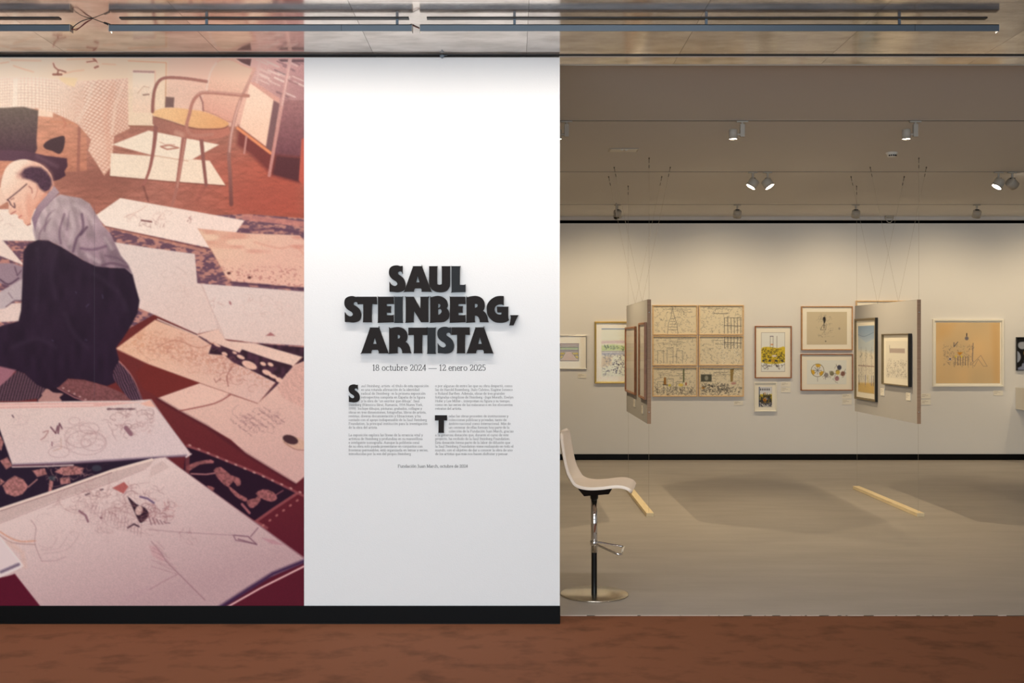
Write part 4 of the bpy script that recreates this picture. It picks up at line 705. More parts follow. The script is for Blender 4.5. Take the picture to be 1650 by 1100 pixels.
def split_corners(ss):
    """ribbons end at sharp turns so that thin diagonals keep their width"""
    out = []
    for s in ss:
        run = [s[0]]
        for a, b, c in zip(s[:-2], s[1:-1], s[2:]):
            run.append(b); u, w = Vector(b)-Vector(a), Vector(c)-Vector(b)
            if u.length > 1e-6 and w.length > 1e-6 and u.angle(w) > 1.0: out.append(run); run = [b]
        out.append(run+[s[-1]])
    return out
def strokes_mesh(mb, text, x0, x1, base, size, thick, thin, italic=0):
    """text set between pixel x0 and x1 on the baseline, one ribbon for each stroke"""
    W = sum(glyph(c)[0] for c in text); k = (x1-x0)/W; x = x0
    for n, c in enumerate(text):
        w, ss = glyph(c); sl = .22 if n < italic else 0
        for s in split_corners(ss):
            p = [Vector(q) for q in s]; m = len(p); closed = (p[0]-p[-1]).length < 1e-4; L, Rr = [], []
            for i in range(m):
                t = (p[min(i+1, m-1)]-p[max(i-1, 0)]) if not (closed and i in (0, m-1)) else p[1]-p[m-2]
                t.normalize(); nn = Vector((-t.y, t.x)); hw = .5*math.hypot(thick*nn.x, thin*nn.y); e = t*hw*.6*(-1 if i == 0 else 1 if i == m-1 else 0)*(0 if closed else 1)
                for S, sg in ((L, 1), (Rr, -1)):
                    q = p[i]+nn*hw*sg+e; S.append(px(x+(q.x+sl*q.y)*k, base-q.y*size, YW-.0009))
            mb.add(L+Rr, [(i, i+1, m+i+1, m+i) for i in range(m-1)])
        x += w*k
def text_block(name, lines, label, thick, thin, size, cat='wall text'):
    mb = MB()
    for t, x0, x1, y, *it in lines: strokes_mesh(mb, t, x0, x1, y, size, thick, thin, *it)
    me = bpy.data.meshes.new(name); me.from_pydata(mb.v, [], mb.f); me.update()
    return tag(link(name, me, M['ink']), label, cat)
text_block('date_text', [('18 octubre 2024 \u2014 12 enero 2025', 599.5, 783, 596.8)], 'thin black line of dates printed under the raised title', .085, .045, 14.2)
S1, S2 = 6.873, 6.873
LEFT = [('aul Steinberg, artista \u2013el t\u00edtulo de esta exposici\u00f3n', 220, 968, 23), ('es una rotunda afirmaci\u00f3n de la identidad', 220, 865), ('radical de Steinberg\u2013 es la primera exposici\u00f3n', 220, 933), ('retrospectiva completa en Espa\u00f1a de la figura', 220, 928), ('y la obra de \u201cun escritor que dibuja\u201d. Saul', 220, 865),
 ('Steinberg (R\u00e2mnicu S\u0103rat, Ruman\u00eda, 1914-Nueva York,', 80, 905), ('1999). Incluye dibujos, pinturas, grabados, collages y', 80, 893), ('obras en tres dimensiones, fotograf\u00edas, libros de artista,', 80, 942), ('revistas, diversa documentaci\u00f3n y filmaciones, y ha', 80, 880), ('contado con el apoyo indispensable de la Saul Steinberg', 80, 948), ('Foundation, la principal instituci\u00f3n para la investigaci\u00f3n', 80, 955), ('de la obra del artista.', 80, 405), None,
 ('La exposici\u00f3n explora las l\u00edneas de la errancia vital y', 80, 903), ('art\u00edstica de Steinberg y profundiza en su maravillosa', 80, 900), ('e inteligente iconograf\u00eda. Aunque la polifon\u00eda coral', 80, 865), ('de su obra solo pueda presentarse en conjuntos con', 80, 900), ('fronteras permeables, est\u00e1 organizada en temas y series,', 80, 962), ('introducidas por la voz del propio Steinberg', 80, 772)]
RIGHT = [('o por algunas de entre las que su obra despert\u00f3, como', 77, 932), ('las de Harold Rosenberg, Italo Calvino, Eug\u00e8ne Ionesco', 77, 935), ('o Roland Barthes. Adem\u00e1s, obras de tres grandes', 77, 848), ('fot\u00f3grafas c\u00f3mplices de Steinberg \u2013Inge Morath, Evelyn', 77, 945), ('Hofer y Lee Miller\u2013, interpretan su figura y su tiempo,', 77, 908), ('como en las series de las m\u00e1scaras o en los elocuentes', 77, 935), ('retratos del artista.', 77, 373), None,
 ('odas las obras proceden de instituciones y', 228, 888), ('colecciones p\u00fablicas y privadas, tanto de', 228, 868), ('\u00e1mbito nacional como internacional. M\u00e1s de', 228, 912), ('un centenar de ellas forman hoy parte de la', 228, 900), ('colecci\u00f3n de la Fundaci\u00f3n Juan March, gracias', 228, 945), ('a la generosa donaci\u00f3n que, durante el curso de este', 77, 890), ('proyecto, ha recibido de la Saul Steinberg Foundation.', 77, 908), ('Esta donaci\u00f3n forma parte de la labor de difusi\u00f3n que', 77, 908), ('la Saul Steinberg Foundation viene realizando en todo el', 77, 945), ('mundo, con el objetivo de dar a conocer la obra de uno', 77, 935), ('de los artistas que m\u00e1s nos hacen disfrutar y pensar.', 77, 890)]
def column(L, ox): return [(q[0], ox+q[1]/S1, ox+q[2]/S1, 623.3+6.085*i, *q[3:]) for i, q in enumerate(L) if q]
text_block('wall_text', column(LEFT, 550), 'column of small black printed text beginning beside the raised S', .072, .046, 5.6)
text_block('wall_text', column(RIGHT, 690), 'column of small black printed text wrapped around the raised T', .072, .046, 5.6)
text_block('credit_text', [('Fundaci\u00f3n Juan March, octubre de 2024', 641, 754, 753)], 'single centred line of black print below both text columns', .085, .055, 6.9)
# ================================================================ bar stool
st = thing('bar_stool', 'beige moulded bar stool on a chrome column with round metal base', 'stool', (.535, 7.07, .004), math.radians(-10))
MB().lathe([(.0, .0), (.219, .0), (.2225, .003), (.2225, .007), (.215, .010), (.06, .0125), (.02, .0135)], 64).build('base_plate', M['brushed'], st)
MB().lathe([(.0185, .012), (.0185, .30)], 24).build('lower_column', M['black_metal'], st)
MB().lathe([(.018, .275), (.0215, .275), (.0215, .632), (.018, .632)], 28).build('upper_column', M['chrome'], st)
MB().lathe([(.023, .622), (.025, .624), (.028, .655), (.03, .68)], 20).build('collar', M['black_metal'], st)
mb = MB(); mb.add([(-.098, -.07, .694), (.122, -.07, .700), (.122, .07, .700), (-.098, .07, .694), (-.06, -.055, .645), (.10, -.055, .662), (.10, .055, .662), (-.06, .055, .645)], [(0, 1, 2, 3), (7, 6, 5, 4), (0, 4, 5, 1), (1, 5, 6, 2), (2, 6, 7, 3), (3, 7, 4, 0)]); mb.build('seat_mount', M['black_metal'], st)
MB().tube([(.005, -.022, .334), (.155, -.094, .289), (.166, -.097, .286), (.178, -.09, .284), (.184, -.075, .284), (.187, .08, .297), (.184, .092, .298), (.174, .1, .299), (.163, .1, .302), (.012, .026, .337)], .0075, 10).build('footrest', M['chrome'], st)
MB().lathe([(.0225, .32), (.026, .322), (.026, .35), (.0225, .352)], 24).build('footrest_collar', M['chrome'], st)
prof = spline([(-.222, 1.055), (-.213, 1.01), (-.195, .92), (-.175, .83), (-.158, .775), (-.128, .734), (-.080, .714), (-.01, .708), (.07, .714), (.14, .724), (.19, .725), (.232, .712), (.252, .690)], 7)
N, W = len(prof), 19; v = []; f = []
def halfw(t):
    w = .185+.025*min(1, t/.3)
    e = min(t/.07, (1-t)/.08)
    return w*(1 if e >= 1 else .74+.26*math.sqrt(max(0, 1-(1-e)**2)))
for i, (x, z) in enumerate(prof):
    t = i/(N-1); a, b = prof[max(i-1, 0)], prof[min(i+1, N-1)]; tx, tz = b[0]-a[0], b[1]-a[1]; l = math.hypot(tx, tz); nx, nz = -tz/l, tx/l
    for j in range(W):
        u = -1+2*j/(W-1); up = (.006+.026*max(0, 1-t/.45))*u*u+(.018*math.exp(-((t-.38)/.12)**2))*u*u
        v.append((x+nx*up, u*halfw(t), z+nz*up))
for i in range(N-1):
    for j in range(W-1): f.append((i*W+j, i*W+j+1, (i+1)*W+j+1, (i+1)*W+j))
mb = MB(); mb.add(v, f, True); sh = mb.build('seat_shell', M['shell'], st)
md = sh.modifiers.new('thickness', 'SOLIDIFY'); md.thickness = .019; md.offset = 0
md = sh.modifiers.new('rounding', 'BEVEL'); md.width = .004; md.segments = 2; md.limit_method = 'ANGLE'; md.angle_limit = math.radians(50)

# ================================================================ hanging panels and the battens that anchor their wires
ZT, ZBt, PY0, PY1 = 2.046, .874, 10.24, 12.10
def hanging_panel(X, label, blabel):
    t = thing('hanging_panel', label, 'display panel', (X, PY0, 0), group='hanging display panels')
    MB().box((-.0165, .003, ZBt+.003), (.0165, PY1-PY0-.003, ZT-.003)).build('board', M['panel'], t)
    for n, a, b in (('edge_band', (-.0175, 0, ZBt), (.0175, .004, ZT)), ('edge_band', (-.0175, PY1-PY0-.004, ZBt), (.0175, PY1-PY0, ZT))): box(n, a, b, M['ply'], t)
    for a, b in (((-.0172, .004, ZT-.004), (.0172, PY1-PY0-.004, ZT)), ((-.0172, .004, ZBt), (.0172, PY1-PY0-.004, ZBt+.004))): box('edge_band', a, b, M['panel'], t)
    for z in (ZT-.12, ZBt+.11): MB().lathe([(0, 0), (.006, 0), (.006, .004), (.003, .006)], 12, Matrix.Translation((0, -.004, z)) @ Matrix.Rotation(-math.pi/2, 4, 'X')).build('screw', M['chrome'], t)
    ends = [(0, .006, 0, .006), (0, PY1-PY0-.006, 0, PY1-PY0-.006)]+[(s*.28, y, 0, y) for y in (.55, 1.16) for s in (-1, 1)]
    for ax, ay, bx, by in ends:
        w = MB().tube([(ax, ay, HG-.001), (bx, by, ZT-.004)], .0010, 5).build('wire', M['wire'], t)
        d = (Vector((bx, by, ZT))-Vector((ax, ay, HG))).normalized(); A = Vector((ax, ay, HG-.001))
        MB().tube([A, A+d*.015], .006, 8).tube([A+d*.015, A+d*.05], .003, 8).tube([A+d*.07, A+d*.10], .0035, 8).build('wire_grip', M['grip'], w)
    g = thing('floor_batten', blabel, 'wood batten', (X+.005, PY0-.03, .004), group='floor battens under the panels')
    L = PY1-PY0+.06
    for z0, z1 in ((0, .0165), (.0175, .034)): MB().box((-.035, 0, z0), (.035, L, z1), bev=.0015).build('board', M['pine'], g)
    for y in (.05, L-.05): MB().tube([(-.005, y, .034), (-.005, y, ZBt-.005)], .0009, 5).build('anchor_wire', M['wire'], g)
XL, XR = 1.2935, 3.838
hanging_panel(XL, 'grey panel hung on wires above the batten beside the bar stool', 'pale pine batten on the floor partly behind the bar stool seat')
hanging_panel(XR, 'grey panel hung on wires carrying a tall blue-sky picture and a black-framed drawing', 'pale pine batten lying in the open middle of the gallery floor')

# ================================================================ framed pictures
WALL_SEEN = lin((203, 184, 154))
def picture_ink(im, X, Y): return np.clip(lin(im)/WALL_SEEN*np.array([.66, .615, .55]), .004, .86)
def framed(name, label, Wd, H, bar, depth, fm, mount, painter, loc, rz=0.0, cells=None, step=.36, side=None, group=None, glass=True, mount_mat='mount', cat='framed picture'):
    """Wd x H outside size in metres, bar width, mount border; facing local -Y, origin at the centre of its back"""
    t = thing(name, label, cat, loc, rz, group); w, h = Wd/2, H/2; mb = MB()
    def ring(a, b, y): return [(-a, y, -b), (a, y, -b), (a, y, b), (-a, y, b)]
    v = ring(w, h, -.001)+ring(w, h, -depth)+ring(w-bar*.35, h-bar*.35, -depth-.002)+ring(w-bar, h-bar, -depth+.001)+ring(w-bar, h-bar, -.003)
    q = lambda rs: [(4*r+k, 4*r+(k+1) % 4, 4*r+4+(k+1) % 4, 4*r+4+k) for r in rs for k in range(4)]
    mb.add(v, q(range(1 if side else 0, 4))); mb.build('frame', M[fm], t)
    if side: MB().add(v, q([0])).build('frame_side', M[side], t)
    yb = -.45*depth
    if mount: box('mount', (-w+bar, yb+.002, -h+bar), (w-bar, yb+.006, h-bar), M[mount_mat], t)
    iw, ih = w-bar-mount, h-bar-mount; cw, chh = cells
    C = Canvas(0, 0, cw, chh, step, (230, 208, 168), .42); painter(C, random.Random(label), cw, chh)
    def place(X, Y): return np.stack([-iw+X/cw*2*iw, np.full(X.shape, yb+(.0005 if mount else .003)), ih-Y/chh*2*ih], -1)
    sheet('print', C, 0, C.w, place, picture_ink, M['print'], t)
    box('backing', (-w+bar*.5, -.003, -h+bar*.5), (w-bar*.5, -.001, h-bar*.5), M['card'], t)
    if glass: MB().add([(-w+bar, -depth+.004, -h+bar), (w-bar, -depth+.004, -h+bar), (w-bar, -depth+.004, h-bar), (-w+bar, -depth+.004, h-bar)], [(0, 1, 2, 3)]).build('glass', M['glass'], t)
    return t
def on_wall(x0, y0, x1, y1, name, label, bar, depth, fm, mount, painter, **k):
    c = px((x0+x1)/2, (y0+y1)/2, YB); W, H = (x1-x0)*YB/F, (y1-y0)*YB/F; s = YB/F
    cells = ((W-2*bar-2*mount)/s, (H-2*bar-2*mount)/s)
    return framed(name, label, W, H, bar, depth, fm, mount, painter, (c.x, YB-.0005, c.z), cells=cells, **k)
INK = (70, 60, 48)
def hue(C, c): C.im[:] = np.array(c, float)
def pen(C, R, n, w, h, col=INK, lw=.42, al=.62, x0=0, y0=0, x1=1, y1=1):
    rx, ry = (x1-x0)/2*w*.94, (y1-y0)/2*h*.92; q = 1/max(2.0, min(rx, ry))
    C.scribble(R, (x0+x1)/2*w, (y0+y1)/2*h, rx, ry, int(n*2.2), col, lw*.85, al, 1.9, (.55*q, 1.7*q))
def p_bands(C, R, w, h):
    hue(C, (206, 176, 138))
    for k, c in enumerate([(206, 166, 136), (150, 130, 112), (196, 170, 136), (140, 140, 98), (170, 176, 110), (150, 132, 110)]): C.poly([(0, h*.07*k), (w, h*.07*k), (w, h*.07*(k+1)), (0, h*.07*(k+1))], c, soft=.5)
    for a in ([(.02, .52), (.3, .52), (.22, .64), (.02, .64)], [(.62, .52), (.98, .52), (.98, .64), (.7, .64)], [(.02, .68), (.2, .68), (.1, .86), (.02, .86)], [(.76, .68), (.98, .68), (.98, .86), (.88, .86)]): C.poly([(x*w, y*h) for x, y in a], (206, 170, 48)); C.line([(x*w, y*h) for x, y in a+a[:1]], .6, (80, 60, 50))
    C.poly([(.38*w, .5*h), (.6*w, .5*h), (.9*w, h), (.1*w, h)], (204, 166, 130)); C.line([(.3, .3), (w-.3, .3), (w-.3, h-.3), (.3, h-.3), (.3, .3)], 1, (70, 54, 46)); C.line([(0, h*.44), (w, h*.44)], 1.2, (110, 92, 84)); C.line([(0, h*.2), (w, h*.2)], .7, (90, 76, 66))
def p_shore(C, R, w, h):
    hue(C, (238, 216, 172)); C.poly([(0, 0), (w, 0), (w, 1.6), (0, 1.6)], (96, 108, 126)); C.poly([(0, h*.27), (w, h*.25), (w, h*.3), (0, h*.31)], (206, 170, 150), soft=2)
    C.poly([(0, h*.36), (w*.4, h*.33), (w, h*.38), (w, h*.45), (0, h*.47)], (196, 196, 120)); C.line([(0, h*.48), (w, h*.47)], 1, (140, 130, 116)); C.poly([(0, h*.5), (w, h*.48), (w, h*.55), (0, h*.56)], (160, 150, 146), soft=2, alpha=.7); C.poly([(.02*w, h*.6), (w*.36, h*.58), (w*.34, h*.75), (0, h*.8)], (200, 166, 118), soft=3, alpha=.7)
    pen(C, R, 60, w, h, (60, 58, 66), .6, .7, 0, .52, 1, 1); pen(C, R, 8, w, h, (70, 84, 50), 1.4, .9, .1, .36, .9, .44)
    for _ in range(16): C.blob(R.uniform(.4, 1)*w, R.uniform(.68, .92)*h, .8, .9, (40, 36, 42))
def p_lines(tower=0, rail=0, notes=0, colour=0):
    def f(C, R, w, h):
        hue(C, (224, 198, 152)); pen(C, R, 90, w, h, (96, 84, 66), .45, .55)
        for k in range(5): y = R.uniform(.06, .3)*h; x = R.uniform(.05, .6)*w; C.line([(x+q, y+R.uniform(-.6, .6)) for q in np.arange(0, w*.32, 1.2)], .5, (96, 84, 68), alpha=.6)
        if tower:
            for s in (-1, 1): C.line([(w*.45, h*.05), (w*.45+s*w*.04, h*.4), (w*.45+s*w*.1, h*.62), (w*.45+s*w*.12, h)], .6, (90, 80, 66), alpha=.8)
            for k in range(5): C.line([(w*(.41-.015*k), h*(.45+.1*k)), (w*(.49+.015*k), h*(.45+.1*k))], .6, (100, 90, 74), alpha=.8)
        if rail:
            y0, y1 = (.42, .98) if rail == 1 else (0, .42)
            for k in range(6): x = w*(.58+.075*k); C.line([(x, h*y0), (x+R.uniform(-.5, .5), h*y1)], .8, (84, 74, 60), alpha=.85)
            C.line([(w*.57, h*(y0+y1)/2), (w*.97, h*((y0+y1)/2+.02))], .8, (84, 74, 60)); C.line([(w*.57, h*y0), (w*.97, h*y0)], .7, (84, 74, 60), alpha=.7)
        if notes:
            for k in range(3): x = w*(.1+.22*k); C.line([(x, h*.95), (x, h*(.5-.1*(k == 1))), (x+w*.14, h*(.5-.1*(k == 1))), (x+w*.14, h*.95)], .6, (96, 86, 70), alpha=.7)
        if colour == 1: C.poly([(w*.25, h*.35), (w*.29, h*.35), (w*.3, h*.6), (w*.24, h*.6)], (150, 96, 36)); C.poly([(w*.69, h*.05), (w*.72, h*.05), (w*.72, h*.52), (w*.69, h*.52)], (86, 84, 48)); C.blob(w*.38, h*.63, 2, 2, (206, 180, 66)); C.blob(w*.64, h*.62, 4, 2.4, (226, 190, 84)); C.blob(w*.76, h*.58, 1, 2.4, (150, 66, 36)); C.line([(w*.22, h*.61), (w*.34, h*.62)], 1, (60, 48, 40))
        if colour == 2: C.poly([(w*.03, h*.24), (w*.28, h*.24), (w*.28, h*.5), (w*.03, h*.5)], (84, 78, 58)); C.blob(w*.16, h*.37, 3, 4, (150, 138, 108)); C.poly([(w*.71, h*.06), (w*.8, h*.03), (w*.77, h*.5), (w*.72, h*.5)], (150, 116, 58)); C.blob(w*.79, h*.56, 4, 2, (190, 136, 110)); C.poly([(w*.05, h*.68), (w*.12, h*.68), (w*.12, h*.76), (w*.05, h*.76)], (190, 130, 56)); pen(C, R, 40, w, h, (50, 44, 40), .8, .8, .05, .55, .7, .9)
        if colour: pen(C, R, 50, w, h, (70, 60, 50), .7, .7, 0, .68, 1, 1)
    return f
def p_crowd(C, R, w, h):
    hue(C, (232, 214, 184)); C.line([(.3, .3), (w-.3, .3), (w-.3, h-.3), (.3, h-.3), (.3, .3)], .5, (150, 130, 110))
    C.poly([(0, h*.42), (w*.3, h*.37), (w*.7, h*.4), (w, h*.38), (w, h*.76), (0, h*.76)], (214, 176, 42), curve=3)
    for x in (.38, .5, .66): C.line([(w*x, h*.1), (w*x, h*.4)], .5, (110, 96, 80))
    C.line([(w*.38, h*.1), (w*.5, h*.1)], 1, (90, 80, 90)); C.blob(w*.45, h*.31, 2, 1, (206, 130, 70)); pen(C, R, 60, w, h, (48, 40, 34), .7, .8, 0, .4, 1, .78); C.blob(w*.55, h*.6, 4, 1.6, (226, 200, 176)); C.blob(w*.52, h*.72, 4, 2, (196, 140, 30))
    for k in range(4): C.blob(w*(.1+.26*k), h*.72, 2, 1.6, (60, 54, 52))
    pen(C, R, 18, w, h, (70, 60, 52), .7, .8, .05, .8, .95, .92)
def p_cover(C, R, w, h):
    p_crowd(C, R, w, h); C.poly([(0, 0), (w, 0), (w, h*.3), (0, h*.3)], (214, 200, 180)); C.line([(1, .4), (1, h-.4)], 1.2, (60, 70, 90))
    for k in range(6): C.line([(w*(.14+.13*k), h*.1), (w*(.14+.13*k), h*.17)], 1.2, (40, 40, 44))
    C.blob(w*.45, h*.66, 3, 3, (196, 120, 30)); pen(C, R, 30, w, h, (40, 40, 50), .8, .8, 0, .4, 1, 1)
def p_sparse(C, R, w, h):
    hue(C, (204, 178, 134)); C.poly([(.40*w, .2*h), (.45*w, .15*h), (.47*w, .24*h), (.44*w, .34*h)], (40, 34, 30), curve=3); C.line([(w*.43, h*.3), (w*.43, h*.5)], 1, (50, 44, 38)); pen(C, R, 30, w, h, (120, 104, 82), .5, .5, .25, .05, .65, .8); C.line([(w*.34, h*.55), (w*.4, h*.4), (w*.48, h*.42), (w*.47, h*.55), (w*.34, h*.55)], .6, (96, 84, 66)); C.blob(w*.81, h*.51, 1.4, 1.8, (150, 130, 104)); C.blob(w*.47, h*.9, .8, .8, (80, 70, 60))
def p_wheel(C, R, w, h):
    hue(C, (232, 214, 182)); cx, cy, r = w*.27, h*.42, h*.27
    C.blob(cx, cy, r, r, (224, 208, 180))
    for a in (0, 2.1, 4.2): C.poly([(cx+r*.55*math.cos(a-1.9), cy+r*.55*math.sin(a-1.9)), (cx+r*math.cos(a-1.9), cy+r*math.sin(a-1.9)), (cx+r*math.cos(a-1.4), cy+r*math.sin(a-1.4)), (cx+r*math.cos(a-1), cy+r*math.sin(a-1)), (cx+r*.55*math.cos(a-1), cy+r*.55*math.sin(a-1))], (216, 160, 46))
    C.line([(cx+r*math.cos(k*.45), cy+r*math.sin(k*.45)) for k in range(15)], .7, (130, 110, 70))
    for k in range(8): C.line([(cx, cy), (cx+r*.6*math.cos(k*.78), cy+r*.6*math.sin(k*.78))], .6, (110, 104, 100))
    for x, y, c in ((.49, .62, (130, 116, 104)), (.63, .55, (120, 106, 70)), (.78, .5, (204, 160, 50)), (.82, .3, (46, 44, 56)), (.76, .76, (150, 96, 90)), (.91, .56, (120, 70, 50))): C.blob(w*x, h*y, h*.09, h*.1, c, .85); C.scribble(R, w*x, h*y, h*.12, h*.14, 5, (60, 52, 48), .6)
    C.line([(w*.47, h*.8), (w*.47, h*.7)], .6, (130, 120, 110)); C.line([(cx, cy+r), (cx, h*.88)], .7, (160, 150, 130))
def p_plain(C, R, w, h): hue(C, (226, 206, 172)); pen(C, R, 30, w, h)
def p_sheet(C, R, w, h):
    X, Y = np.meshgrid(C.xs, C.ys); n = vnoise(X, Y*.5, 22, 4)[..., None]; C.im[:] = np.array([228, 180, 116.])*(1-.10*n)+np.array([0, 6, 10.])*n
    C.poly([(w*.86, 0), (w, 0), (w, h), (w*.9, h)], (214, 158, 90), alpha=.5, soft=5); C.poly([(0, 0), (w*.28, 0), (w*.2, h*.2), (0, h*.3)], (218, 162, 92), alpha=.5, soft=8)
    x0, y0 = w*.33, h*.52; pen(C, R, 60, w, h, (130, 100, 84), .6, .7, .1, .36, .6, .72)
    for k in range(6): x = w*(.3+.04*k); C.line([(x, h*.56), (x, h*.7)], .7, (80, 70, 70))
    C.poly([(w*.33, h*.49), (w*.42, h*.49), (w*.37, h*.54)], (200, 128, 40)); C.blob(w*.31, h*.56, 1.4, 1.4, (226, 190, 60)); C.blob(w*.4, h*.56, 1.4, 1.4, (226, 190, 60)); C.blob(w*.48, h*.26, 3, 3, (120, 104, 96)); C.line([(w*.48, h*.18), (w*.48, h*.22)], 1.4, (50, 46, 50)); C.blob(w*.22, h*.6, 2.6, 2.6, (206, 176, 150)); C.blob(w*.22, h*.6, 1.2, 1.2, (60, 52, 52)); C.line([(w*.28, h*.33), (w*.28, h*.4), (w*.34, h*.32)], 1, (80, 74, 76))
    C.line([(w*.55, h*.7), (w*.7, h*.54), (w*.8, h*.72), (w*.74, h*.72), (w*.66, h*.6), (w*.6, h*.72)], .7, (170, 130, 100)); C.line([(w*.58, h*.34), (w*.57, h*.64)], 1, (120, 100, 90))
def p_black(C, R, w, h):
    hue(C, (22, 20, 18)); C.poly([(3, h*.17), (9, h*.13), (16, h*.16), (17, h*.3), (9, h*.36), (3, h*.3)], (150, 144, 134), curve=3); C.poly([(-2, h*.42), (4, h*.45), (7, h*.6), (4, h*.74), (-2, h*.76)], (146, 142, 136), curve=3); C.blob(14, h*.48, 2.6, 4, (190, 140, 50)); C.poly([(2, h*.93), (8, h*.88), (9, h*.8), (12, h*.78), (12, h*.7), (w, h*.6), (w, h), (2, h)], (128, 126, 130)); C.blob(30, h*.3, 8, 9, (120, 116, 110))
def p_sky(C, R, w, h):
    hue(C, (222, 202, 166)); C.poly([(0, 0), (w, 0), (w, h*.2), (w*.5, h*.26), (0, h*.16)], (128, 146, 156), (168, 176, 172), ((0, 0), (0, h*.25)), soft=1.5); C.poly([(0, h*.14), (w*.5, h*.24), (w, h*.2), (w, h*.4), (0, h*.36)], (176, 180, 170), soft=4, alpha=.8); C.line([(0, h*.13), (w*.4, h*.16), (w, h*.1)], 1, (96, 112, 126), curve=4, alpha=.7)
    for x in (.2, .5, .84): C.line([(w*x, h*.32), (w*x, h*.8)], 1, (120, 112, 96), alpha=.8); pen(C, R, 10, w, h, (104, 98, 84), .7, .7, x-.1, .36, x+.1, .5)
    C.line([(0, h*.6), (w, h*.6)], 2, (150, 116, 96), alpha=.7); C.poly([(0, h*.86), (w, h*.84), (w, h), (0, h)], (206, 164, 90), soft=2); pen(C, R, 40, w, h, (90, 80, 70), .7, .7, 0, .5, 1, .92)
    for x, c in ((.46, (60, 66, 116)), (.62, (206, 176, 60)), (.85, (70, 84, 120)), (.95, (40, 44, 50)), (.06, (50, 54, 50))): C.line([(w*x, h*.74), (w*x, h*.88)], 1.8, c)
def p_figures(C, R, w, h):
    hue(C, (228, 208, 172)); C.poly([(w*.2, h*.2), (w*.88, h*.2), (w*.88, h*.32), (w*.2, h*.32)], (178, 152, 128)); pen(C, R, 90, w, h, (90, 78, 64), .55, .7, .02, .5, .98, .98); C.line([(w*.18, h*.12), (w*.2, h*.32)], 1, (60, 54, 48))
def p_dim(C, R, w, h):
    hue(C, (214, 192, 160)); pen(C, R, 20, w, h, (140, 120, 96), .6, .5)
on_wall(889, 540, 945.6, 594.5, 'framed_picture', 'silver-framed picture of coloured bands with yellow blocks beside the wall end', .012, .022, 'silver', .10, p_bands)
on_wall(957.8, 517.7, 1026, 617.5, 'framed_picture', 'gilt-framed shore drawing partly hidden behind the hanging panel', .026, .03, 'gold', .07, p_shore)
GR = 'set of six light-wood framed drawings'
for k, (c, r, f, lab) in enumerate([(0, 0, p_lines(tower=1), 'light-wood framed pen drawing with a tall spire, top of its column'), (1, 0, p_lines(rail=1), 'light-wood framed pen drawing with railings low down, top of its column'), (0, 1, p_lines(notes=1), 'light-wood framed pen drawing of blocks, middle of the grid of six'), (1, 1, p_lines(rail=2), 'light-wood framed pen drawing with railings high up, middle of the grid'), (0, 2, p_lines(colour=1, notes=1), 'light-wood framed drawing with small yellow patches, bottom of the grid'), (1, 2, p_lines(colour=2), 'light-wood framed drawing with a dark grey block, bottom of the grid')]):
    x0 = (1050.8, 1125.3)[c]; y0 = (491.3, 540.6, 590.5)[r]; on_wall(x0, y0, x0+72.7, y0+48.3, 'framed_picture', lab, .015, .032, 'oak', 0, f, group=GR)
on_wall(1215.8, 524.9, 1274.9, 609, 'framed_picture', 'brown-framed upright picture with a broad yellow crowd band', .014, .03, 'walnut', .075, p_crowd)
on_wall(1214.9, 615.5, 1250.9, 662.7, 'framed_picture', 'small white-framed cover picture under the yellow crowd picture', .013, .03, 'white_frame', .05, p_cover)
on_wall(1290.5, 493.3, 1373.3, 564, 'framed_picture', 'oak-framed sparse tan drawing with a small dark figure', .013, .03, 'brown_frame', .065, p_sparse)
on_wall(1289.5, 570, 1373.6, 629, 'framed_picture', 'brown-framed wide drawing with a yellow wheel and small figures', .013, .03, 'walnut', .075, p_wheel)
on_wall(1378.4, 484.2, 1466, 632, 'framed_picture', 'oak-framed picture mostly hidden behind the hanging panel', .016, .03, 'oak', .07, p_plain)
on_wall(1502, 514, 1616, 622.8, 'framed_picture', 'large white-framed drawing on a tan paper sheet', .026, .036, 'white_frame', .022, p_sheet, glass=True)
on_wall(1636.6, 543, 1690, 596.6, 'framed_picture', 'black picture with pale rounded shapes above the white display case', .006, .035, 'black_frame', 0, p_black, glass=False)
# on the hanging panels: facing the side that the visitor sees
def on_panel(Xf, y0, y1, ztop, zbot, label, bar, depth, fm, mount, painter, rz=-math.pi/2, **k):
    s = 10.8/F; W, H = abs(y1-y0), ztop-zbot; cells = ((W-2*bar-2*mount)/s, (H-2*bar-2*mount)/s)
    return framed('framed_picture', label, W, H, bar, depth, fm, mount, painter, (Xf, (y0+y1)/2, (ztop+zbot)/2), rz, cells=cells, **k)
fl, frr = XL-.0172, XR-.0172
on_panel(fl, 11.12, 12.06, 1.805, 1.10, 'wide walnut-framed glazed sheet on the panel near the bar stool', .02, .024, 'walnut', 0, p_dim)
on_panel(fl, 10.28, 10.77, 1.832, 1.098, 'narrow walnut-framed glazed sheet beside the wide one on the panel', .02, .024, 'walnut', 0, p_dim)
on_panel(XL+.0172, 10.5, 11.6, 1.815, 1.12, 'brown-framed picture seen edge-on behind the panel near the bar stool', .02, .024, 'brown_frame', .05, p_plain, rz=math.pi/2)
on_panel(frr, 11.34, 12.03, 1.900, 1.018, 'tall dark gilt-framed picture with a blue sky on the grey panel', .024, .03, 'grey_gold', .055, p_sky, side='black_frame')
on_panel(frr, 10.375, 11.13, 1.727, 1.214, 'black-sided framed drawing of many small figures on the grey panel', .012, .036, 'grey_gold', .06, p_figures, side='black_frame')

